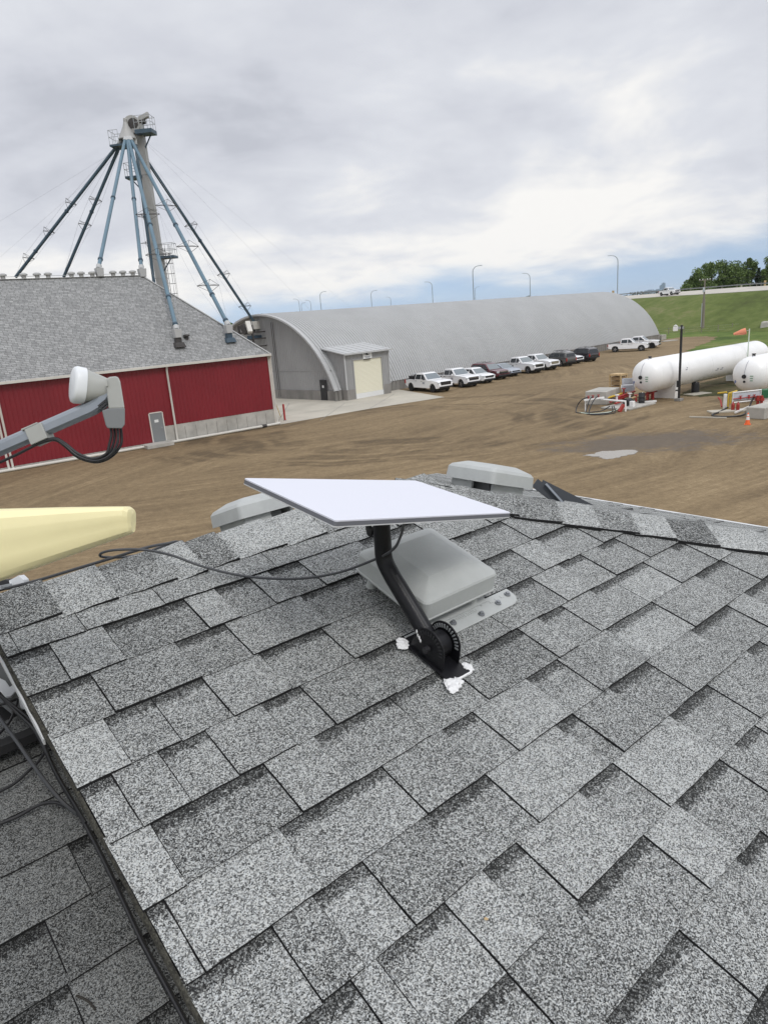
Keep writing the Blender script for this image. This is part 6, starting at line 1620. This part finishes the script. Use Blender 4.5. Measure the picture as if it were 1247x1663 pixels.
tube_part('yellow_pipe', [gz(1185, 662, .3), gz(1185, 662, 1.05)], .05, 'yellow_paint')
tube_part('white_bottle', [gz(1176, 664, .0), gz(1176, 664, 1.02)], .12, 'white_paint')
tube_part('red_hose', [gz(1165, 660, .62), gz(1169, 661, .45), gz(1171, 663, .1)], .05, 'bollard_red')
for px in (1189, 1197): 
    mb = MB(); q = gz(px, 668, .1); mb.lathe([(0, .10), (.02, .11), (.38, .11), (.46, .05), (.54, .04)], q, (0, 0, 1), 12); mb.build('red_cylinder', M['red_paint'], t, smooth=True)
mb = MB(); mb.box(gz(1188, 668, .05), (3.0, .9, .10), azv(95), None); mb.build('slab', M['apron'], t, bevel=.01)
mb = MB(); mb.beam(gz(1193, 673, .12), gz(1218, 662, .12), .10, .10); mb.build('ground_beam', M['white_paint'], t)
mb = MB(); mb.tube([pa.lerp(pb, .74) + up * .84 - hy_ * .12, gz(1219, 665, .55), gz(1213, 671, .16), gz(1206, 675, .06), gz(1196, 677, .055), gz(1175, 678, .055), gz(1160, 677, .055), gz(1156, 674.5, .055), gz(1166, 671, .055), gz(1181, 666, .2)], .055, 10, smooth=7); mb.build('hose', M['black_cable'], t, smooth=True)
mb = MB(); 
for px in (1229, 1235): mb.cyl(gz(px, 664, 0), gz(px, 664, .9), .09, .09, 10); mb.cyl(gz(px, 664, .55), gz(px, 664, .75), .16, .16, 10)
mb.build('pump_valve', M['red_paint'], t, smooth=True)
p = G(1229, 679) + azv(60) * .9; mb = MB(); mb.box(p + up * .37, (1.15, 2.7, .74), azv(145), azv(55)); tag(mb.build('concrete_block', M['concrete'], bevel=.05), 'weathered concrete barrier block beside the orange traffic cone', 'concrete block')
t = thing('cabinet', 'dark green cabinet cut off by the right edge behind the concrete barrier block', 'cabinet', G(1245, 662))
mb = MB(); mb.box(gz(1246, 661, .95), (1.1, .7, .55), azv(100), None); mb.build('box', M['green_paint'], t, bevel=.02)
mb = MB(); mb.box(gz(1246, 661, .34), (.9, .5, .66), azv(100), None); mb.build('stand', M['white_paint'], t)
p = G(1213, 689.5); t = thing('traffic_cone', 'orange traffic cone with pale reflective collar standing on the dirt', 'traffic cone', p)
mb = MB(); mb.box(p + up * .02, (.36, .36, .04), azv(30), None); mb.build('base', M['orange'], t, bevel=.01)
mb = MB(); mb.lathe([(.04, .145), (.71, .03), (.72, .02)], p, (0, 0, 1), 18); cn_ = mb.build('cone', M['orange'], t, smooth=True)
mb = MB(); mb.lathe([(.30, .108), (.302, .105), (.46, .078), (.462, .070)], p, (0, 0, 1), 18); mb.lathe([(.52, .070), (.522, .067), (.62, .050), (.622, .044)], p, (0, 0, 1), 18); mb.build('reflective_collar', M['sign_white'], cn_, smooth=True)
mb = MB(); mb.beam(G(1119, 678) + up * .04, G(1179, 679.5) + up * .04, .14, .07); tag(mb.build('plank', M['apron'], bevel=.005), 'pale plank lying flat on the dirt in front of the hose stand', 'plank')
blob('weeds', [G(*p) for p in ((1100, 643), (1130, 626), (1165, 614), (1215, 600), (1247, 612), (1200, 640), (1150, 640))], .014, grass_mat('weedy_dirt', [(.05, .055, .025), (.085, .08, .04), (.12, .10, .055), (.17, .13, .085)], 1.1), 8)['kind'] = 'structure'

# ---- poles
def area_light():
    p = G(1101.5, 651); t = thing('light_pole', 'black yard light pole with white lamp cluster in front of the first propane tank', 'light pole', p)
    top = p + up * 5.55
    mb = MB(); mb.box(p + up * 2.87, (.135, .135, 5.55), X, None); mb.build('post', M['sign_black'], t, bevel=.01)
    mb = MB(); mb.box(p + up * .10, (.5, .5, .20), X, None); mb.build('base', M['concrete_dark'], t, bevel=.02)
    r_ = azv(115)
    mb = MB(); mb.beam(top - up * .1 + r_ * .15, top - up * .1 - r_ * .35, .10, .16); mb.build('bracket', M['galv'], t)
    mb = MB(); mb.box(top - up * .16 - r_ * .42, (.34, .32, .32), r_, None); mb.poly([top + up * .04 - r_ * .60 - azv(25) * .17, top + up * .02 - r_ * .24 - azv(25) * .17, top + up * .16 - r_ * .42 - azv(25) * .17], .34, azv(25)); mb.build('lamp_head', M['white_paint'], t, bevel=.03)
    mb = MB(); mb.box(p + up * 1.3 - r_ * .14, (.14, .12, .5), r_, None); mb.box(p + up * .8 - r_ * .15, (.24, .10, .10), r_, None); mb.build('switch_box', M['sign_black'], t, bevel=.01)
area_light()
def windsock():
    p = G(1210.5, 622); t = thing('windsock', 'orange windsock on a thin pale pole behind the second propane tank', 'windsock', p)
    dtop = onplane(1213, 534, p, azv(20)); h = dtop.z
    mb = MB(); mb.cyl(p, p + up * h, .055, .045, 10); mb.build('pole', M['pale_green'], t, smooth=True)
    a = p + up * (h - .12); d = (-azv(112) - up * .22).normalized()
    mb = MB(); mb.cyl(a, a + d * .30, .02, .02, 6); mb.build('swivel_arm', M['galv'], t)
    mb = MB(); mb.lathe([(.26, .25), (.27, .27), (.55, .25), (.75, .20), (1.0, .14), (1.22, .09), (1.23, .05)], a, d, 16); mb.build('sock', M['sock_orange'], t, smooth=True)
windsock()
def util_pole():
    p = G(1140, 538); t = thing('utility_pole', 'weathered utility pole with crossarm at the foot of the grass slope', 'utility pole', p)
    dtop = onplane(1143, 453, p, azv(25)); h = dtop.z
    mb = MB(); mb.cyl(p - up * .3, p + up * h * .62, .30, .26, 10); mb.cyl(p + up * h * .62, p + up * h, .17, .13, 10); mb.build('pole', M['pole_wood'], t, smooth=True)
    mb = MB(); mb.box(p + up * 3.2 - azv(115) * .30, (.16, .16, 4.6), azv(25), None); mb.build('cable_guard', M['board_grey'], t)
    mb = MB(); a = azv(112); mb.box(p + up * (h - .25), (2.1, .14, .14), a, None); mb.build('crossarm', M['pole_wood'], t)
    for q in (-.95, -.4, .45, .95): mb = MB(); mb.lathe([(0, .05), (.10, .09), (.18, .07), (.24, .02)], p + up * (h - .18) + a * q, (0, 0, 1), 8); mb.build('insulator', M['white_paint'], t, smooth=True)
    mb = MB(); mb.box(p + up * (h - 2.1) - azv(25) * .3 - a * .12, (.40, .35, .9), a, None); mb.build('cutout_box', M['board_grey'], t, bevel=.04)
    mb = MB()
    for q in (-.95, .95):
        s0 = p + up * (h + .05) + a * q; s1 = s0 + Vector((95, -20, -.2)); mb.tube([s0.lerp(s1, k / 10) - up * (1.3 * (1 - (2 * k / 10 - 1) ** 2)) for k in range(11)], .018, 4)
    mb.build('power_line', M['dark_rust'], t)
util_pole()
def street_lamp(px, ytop, depth, arm, label):
    top = At(px, ytop, depth); base = Vector((top.x, top.y, 7.2)); h = top.z - 7.2
    # the road's direction there sets the way the arm reaches
    ad = (_R * arm); ad = Vector((ad.x, ad.y, 0)).normalized()
    t = thing('street_lamp', label, 'street lamp', base, 0, 'street lamps along the highway')
    mb = MB(); P = [base - up * .4, base + up * h * .55, base + up * (h - 1.9), base + up * (h - .9) + ad * .22, base + up * (h - .25) + ad * .9, base + up * h + ad * 2.0]
    mb.tube(P, .1, 8, smooth=4, rads=[.14 - .0032 * k for k in range(21)]); mb.build('pole', M['lamp_pole'], t, smooth=True)
    mb = MB(); mb.box(base + up * (h - .02) + ad * 2.35, (.85, .34, .16), ad, None); mb.build('lamp_head', M['lamp_pole'], t, bevel=.05)
    mb = MB(); mb.box(base - up * .1, (.7, .7, .9), ad, None); mb.build('base', M['concrete_dark'], t)
LAMPS = [(1003, 414, 190, -1, 'largest street lamp, arm to the left, above the far end of the arched roof'),
 (860, 443, 252, -1, 'street lamp over the middle of the arched roof, arm pointing left'),
 (767, 432, 200, 1, 'tall street lamp with arm to the right, standing with a small one close beside it'),
 (771, 466, 420, 1, 'small far street lamp right beside the tall one with the arm to the right'),
 (701, 457, 262, -1, 'street lamp with arm to the left, just right of the yellow work truck'),
 (634, 482, 430, -1, 'faint small street lamp between the yellow work truck and its left neighbour'),
 (602, 472, 300, 1, 'street lamp with arm to the right, fourth in line from the left group'),
 (519, 474, 285, 1, 'street lamp with arm to the right at the left group of lamps'),
 (504, 487, 360, -1, 'street lamp with arm to the left just beside the one bent right'),
 (489, 492, 430, 1, 'faintest far street lamp in the left group, hemmed in by two others'),
 (485, 485, 350, -1, 'leftmost street lamp beyond the arched roof, arm to the left')]
for L_ in LAMPS: street_lamp(*L_)
# road signs and posts
def road_sign(px, y0, y1, depth, w_, label, face, hpost=2.6):
    a, b_ = At(px, y0, depth), At(px, y1, depth); t = thing('road_sign', label, 'road sign', (b_.x, b_.y, 7.3), 0)
    r_ = Vector((_R.x, _R.y, 0)).normalized()
    mb = MB(); mb.box(Vector((b_.x, b_.y, (a.z + b_.z) / 2)), (w_, .06, a.z - b_.z), r_, None); mb.build('panel', M[face], t)
    mb = MB(); mb.cyl((b_.x, b_.y + .06, 6.9), (b_.x, b_.y + .06, (a.z + b_.z) / 2), .05, .05, 6); mb.build('post', M['galv'], t)
road_sign(730, 496, 500.5, 262, .75, 'small dark red road sign showing over the arched roof', 'bollard_red')
road_sign(611.5, 507.5, 511.5, 300, .9, 'small grey back of a road sign over the arched roof', 'galv')
road_sign(592, 510, 512.5, 300, .4, 'tiny post marker left of the grey road sign over the arched roof', 'dark_rust')
road_sign(995, 472, 481, 186, .62, 'pale yellow road marker beside the nearest street lamp', 'leaf_tan')
road_sign(1203, 463.5, 468.5, 172, .42, 'small pale marker post on the highway shoulder before the trees', 'apron')
road_sign(1241, 455.5, 469, 165, .50, 'wooden marker post on the highway shoulder at the right edge', 'wood')
# wire fence at the foot of the slope
t = thing('wire_fence', 'sparse wire fence on thin posts crossing the grass at the foot of the slope', 'fence', G(1150, 536))
fp = [G(1062, 546), G(1085, 543.5), G(1110, 542), G(1138, 540.5), G(1165, 539), G(1188, 537), G(1215, 535), G(1247, 532.5), G(1290, 529)]
for p in fp: mb = MB(); mb.cyl(p, p + up * 1.4, .06, .06, 6); mb.build('post', M['pole_wood'], t)
mb = MB()
for h in (.4, .8, 1.2): mb.tube([p + up * h for p in fp], .012, 4)
mb.build('wire_strand', M['wire'], t)
p = G(1243, 536); mb = MB(); mb.box(p + up * .8, (2.6, 1.8, 1.6), azv(40), None, None, taper=.8); tag(mb.build('boulder', M['concrete'], bevel=.25, bseg=3), 'pale grey block lying in the grass at the right edge below the slope', 'rock')

# ================================================================== trees
def foliage(mb, c, rad, n, size, rs, squash=1.0, shell=.45):
    for _ in range(n):
        while True:
            v = Vector((rs.uniform(-1, 1), rs.uniform(-1, 1), rs.uniform(-1, 1)))
            if shell < v.length < 1: break
        p = c + Vector((v.x * rad.x, v.y * rad.y, v.z * rad.z)); s_ = size * rs.uniform(.6, 1.3)
        a = Vector((rs.gauss(0, 1), rs.gauss(0, 1), rs.gauss(0, 1))).normalized(); b_ = a.orthogonal().normalized(); k = a.cross(b_)
        mb.add([p + b_ * s_, p + k * s_ * .7, p - b_ * s_, p - k * s_ * .7], [(0, 1, 2, 3)])
def tree(kind, name, label, base, h, wd, seed, mm, group, dens=1.0, leaf=.42):
    rs = random.Random(seed); t = thing(name, label, 'tree', base, 0, group); base = Vector(base)
    mb = MB(); lean = Vector((rs.uniform(-.4, .4), rs.uniform(-.4, .4), 0))
    tips = []
    if kind == 'spruce':
        mb.cyl(base, base + up * h * .95, wd * .05 + .08, .03, 8)
        tr = mb.build('trunk', M['bark'], t)
        mb = MB(); q = .10
        while q < 1.0:
            r_ = wd * .5 * (1 - q) ** .85 + .1; nb = int(6 + 9 * (1 - q))
            for k in range(nb):
                a = rs.uniform(0, 6.28); rr = r_ * rs.uniform(.65, 1.05); c = base + up * h * q + Vector((math.cos(a), math.sin(a), -.28)) * rr * .6
                foliage(mb, c, Vector((rr * .5, rr * .5, h * .03)), int(7 * dens), leaf, rs, shell=0)
            q += .045
        mb.build('crown', M[mm], t); return t
    mb.tube([base - up * .2, base + up * h * .3 + lean * .3, base + up * h * .6 + lean, base + up * h * .9 + lean * 1.4], .2, 7, smooth=3, rads=[wd * .035 * (1 - .09 * k) + .03 for k in range(10)])
    for _ in range(9):
        q = rs.uniform(.28, .85); a = rs.uniform(0, 6.28); s_ = base + up * h * q + lean * q * 1.5; e_ = s_ + Vector((math.cos(a), math.sin(a), rs.uniform(.5, 1.1))) * wd * rs.uniform(.25, .48) * (1.15 - q)
        mb.cyl(s_, e_, wd * .015 + .02, .02, 5); tips.append(e_)
    mb.build('trunk', M['bark'], t)
    mb = MB()
    for e_ in tips: foliage(mb, e_, Vector((wd * .24, wd * .24, wd * .24)), int(60 * dens), leaf, rs, shell=.1)
    for _ in range(13):
        q = rs.uniform(.24, .98); env = math.sin(math.pi * min(1, (q - .12) / .95)) ** .6; a = rs.uniform(0, 6.28); rr = wd * .36 * env * rs.uniform(.3, 1)
        c = base + up * h * q + lean * q * 1.5 + Vector((math.cos(a) * rr, math.sin(a) * rr, 0)); s_ = wd * rs.uniform(.16, .28) * (.55 + .5 * env)
        foliage(mb, c, Vector((s_, s_, s_ * 1.15)), int(70 * dens), leaf, rs, shell=.15)
    mb.build('crown', M[mm], t); return t
TREES = [(1116, 459, 232, 5), (1124, 449, 236, 6), (1131, 440, 240, 6.5), (1140, 433, 232, 7), (1149, 430, 244, 7), (1158, 429, 236, 7), (1168, 428, 246, 7.5), (1178, 427, 236, 7), (1187, 426, 242, 7.5), (1197, 425, 234, 7), (1207, 424, 240, 7), (1223, 419, 238, 5.5), (1241, 432, 236, 6), (1251, 420, 240, 7), (1262, 416, 246, 7.5), (1274, 420, 238, 7)]
for i, (px, y, dpt, wd) in enumerate(TREES):
    top = At(px, y, dpt); b_ = Vector((top.x, top.y, 1.2))
    lb = {0: 'low shrubby green tree at the left end of the tree row beyond the highway', 11: 'slender tall poplar with sky around it in the tree row beyond the highway'}.get(i, 'leafy green tree in the dense row beyond the highway at the right')
    tree('broad', 'poplar_tree', lb, b_, top.z - 1.2, wd, 40 + i, 'leaf', 'trees beyond the highway', 2.3, .27)
top = At(1232, 434, 230); tree('spruce', 'spruce_tree', 'dark pointed spruce beside the slender poplar beyond the highway', (top.x, top.y, 1.2), top.z - 1.2, 6.5, 71, 'leaf_dark', 'trees beyond the highway', 1.0, .40)
for i, (px, y, dpt, wd, kd) in enumerate([(376, 524, 150, 5, 'spruce'), (384, 521, 158, 5, 'spruce'), (391, 518, 150, 4.5, 'spruce'), (398, 519, 160, 5, 'spruce'), (404, 517, 152, 5, 'spruce'), (415, 519, 158, 6, 'broad'), (428, 516, 150, 7, 'broad'), (370, 530, 150, 7, 'broad'), (388, 529, 140, 7, 'broad'), (400, 531, 138, 7, 'broad'), (436, 521, 165, 5, 'spruce')]):
    top = At(px, y, dpt)
    tree(kd, 'spruce_tree' if kd == 'spruce' else 'poplar_tree', 'dark spruce tip in the clump behind the red barn roof' if kd == 'spruce' else 'green leafy tree in the clump behind the red barn roof', (top.x, top.y, 0), top.z, wd, 90 + i, 'leaf_dark' if kd == 'spruce' else 'leaf', 'trees behind the red barn', .8, .38)
# far shelterbelts on the horizon: one uncountable mass
rs = random.Random(5); mb = MB()
for px in range(520, 1300, 2):
    dpt = 1250 + 300 * math.sin(px * .013) + rs.uniform(-60, 60)
    c = ray(px, 480); c = Vector((c.x, c.y, 0)).normalized() * dpt; k = 5.5 + 4.5 * math.sin(px * .031) + 3.5 * math.sin(px * .11 + 1) + rs.uniform(-1.5, 2.5)
    if px < 1000: k = k * .8 + 3.0
    h = max(4, k + 5)
    foliage(mb, c + up * h * .5, Vector((4.5, 4, h * .5)), 22, 1.5, rs, shell=0)
o = mb.build('far_treeline', M['leaf_far']); o['kind'] = 'stuff'; o['label'] = 'low dark treeline along the horizon beyond the highway'; o['category'] = 'trees'
# skyline
for i, (px, ytop, w_, lb) in enumerate(((1073.5, 463.5, 26, 'short pale blue tower left in the far city skyline'), (1077.0, 460.0, 24, 'tallest pale blue tower in the far city skyline'), (1069, 470.5, 60, 'broad low building in the far city skyline'), (1056, 471.5, 70, 'low pale block left of the towers in the far city skyline'), (1084, 471, 60, 'low block right of the towers in the far city skyline'))):
    top = At(px, ytop, 5600); t = thing('office_tower', lb, 'building', (top.x, top.y, 0))
    mb = MB(); mb.box((top.x, top.y, top.z / 2), (w_, w_, top.z), azv(30 + 9 * i), None); mb.box((top.x, top.y, top.z + 2.5), (w_ * .5, w_ * .5, 5), azv(30 + 9 * i), None); mb.build('shaft', M['tower_haze_blue'], t)

# ================================================================== the air: the far towers and shelterbelts fade to blue through it, adding to the haze in the towers' colour
mb = MB(); mb.box((0, 5500, 74), (18200, 17200, 152)); hz = mb.build('haze', [])
hm = bpy.data.materials.new('haze_air'); hm.use_nodes = True; N = hm.node_tree.nodes; N.clear()
ho = N.new('ShaderNodeOutputMaterial'); pv = N.new('ShaderNodeVolumePrincipled')
pv.inputs['Color'].default_value = (0.86, 0.92, 1.0, 1); pv.inputs['Density'].default_value = 0.00004; pv.inputs['Anisotropy'].default_value = 0.0
hm.node_tree.links.new(pv.outputs[0], ho.inputs['Volume']); hz.data.materials.append(hm); hz['kind'] = 'stuff'
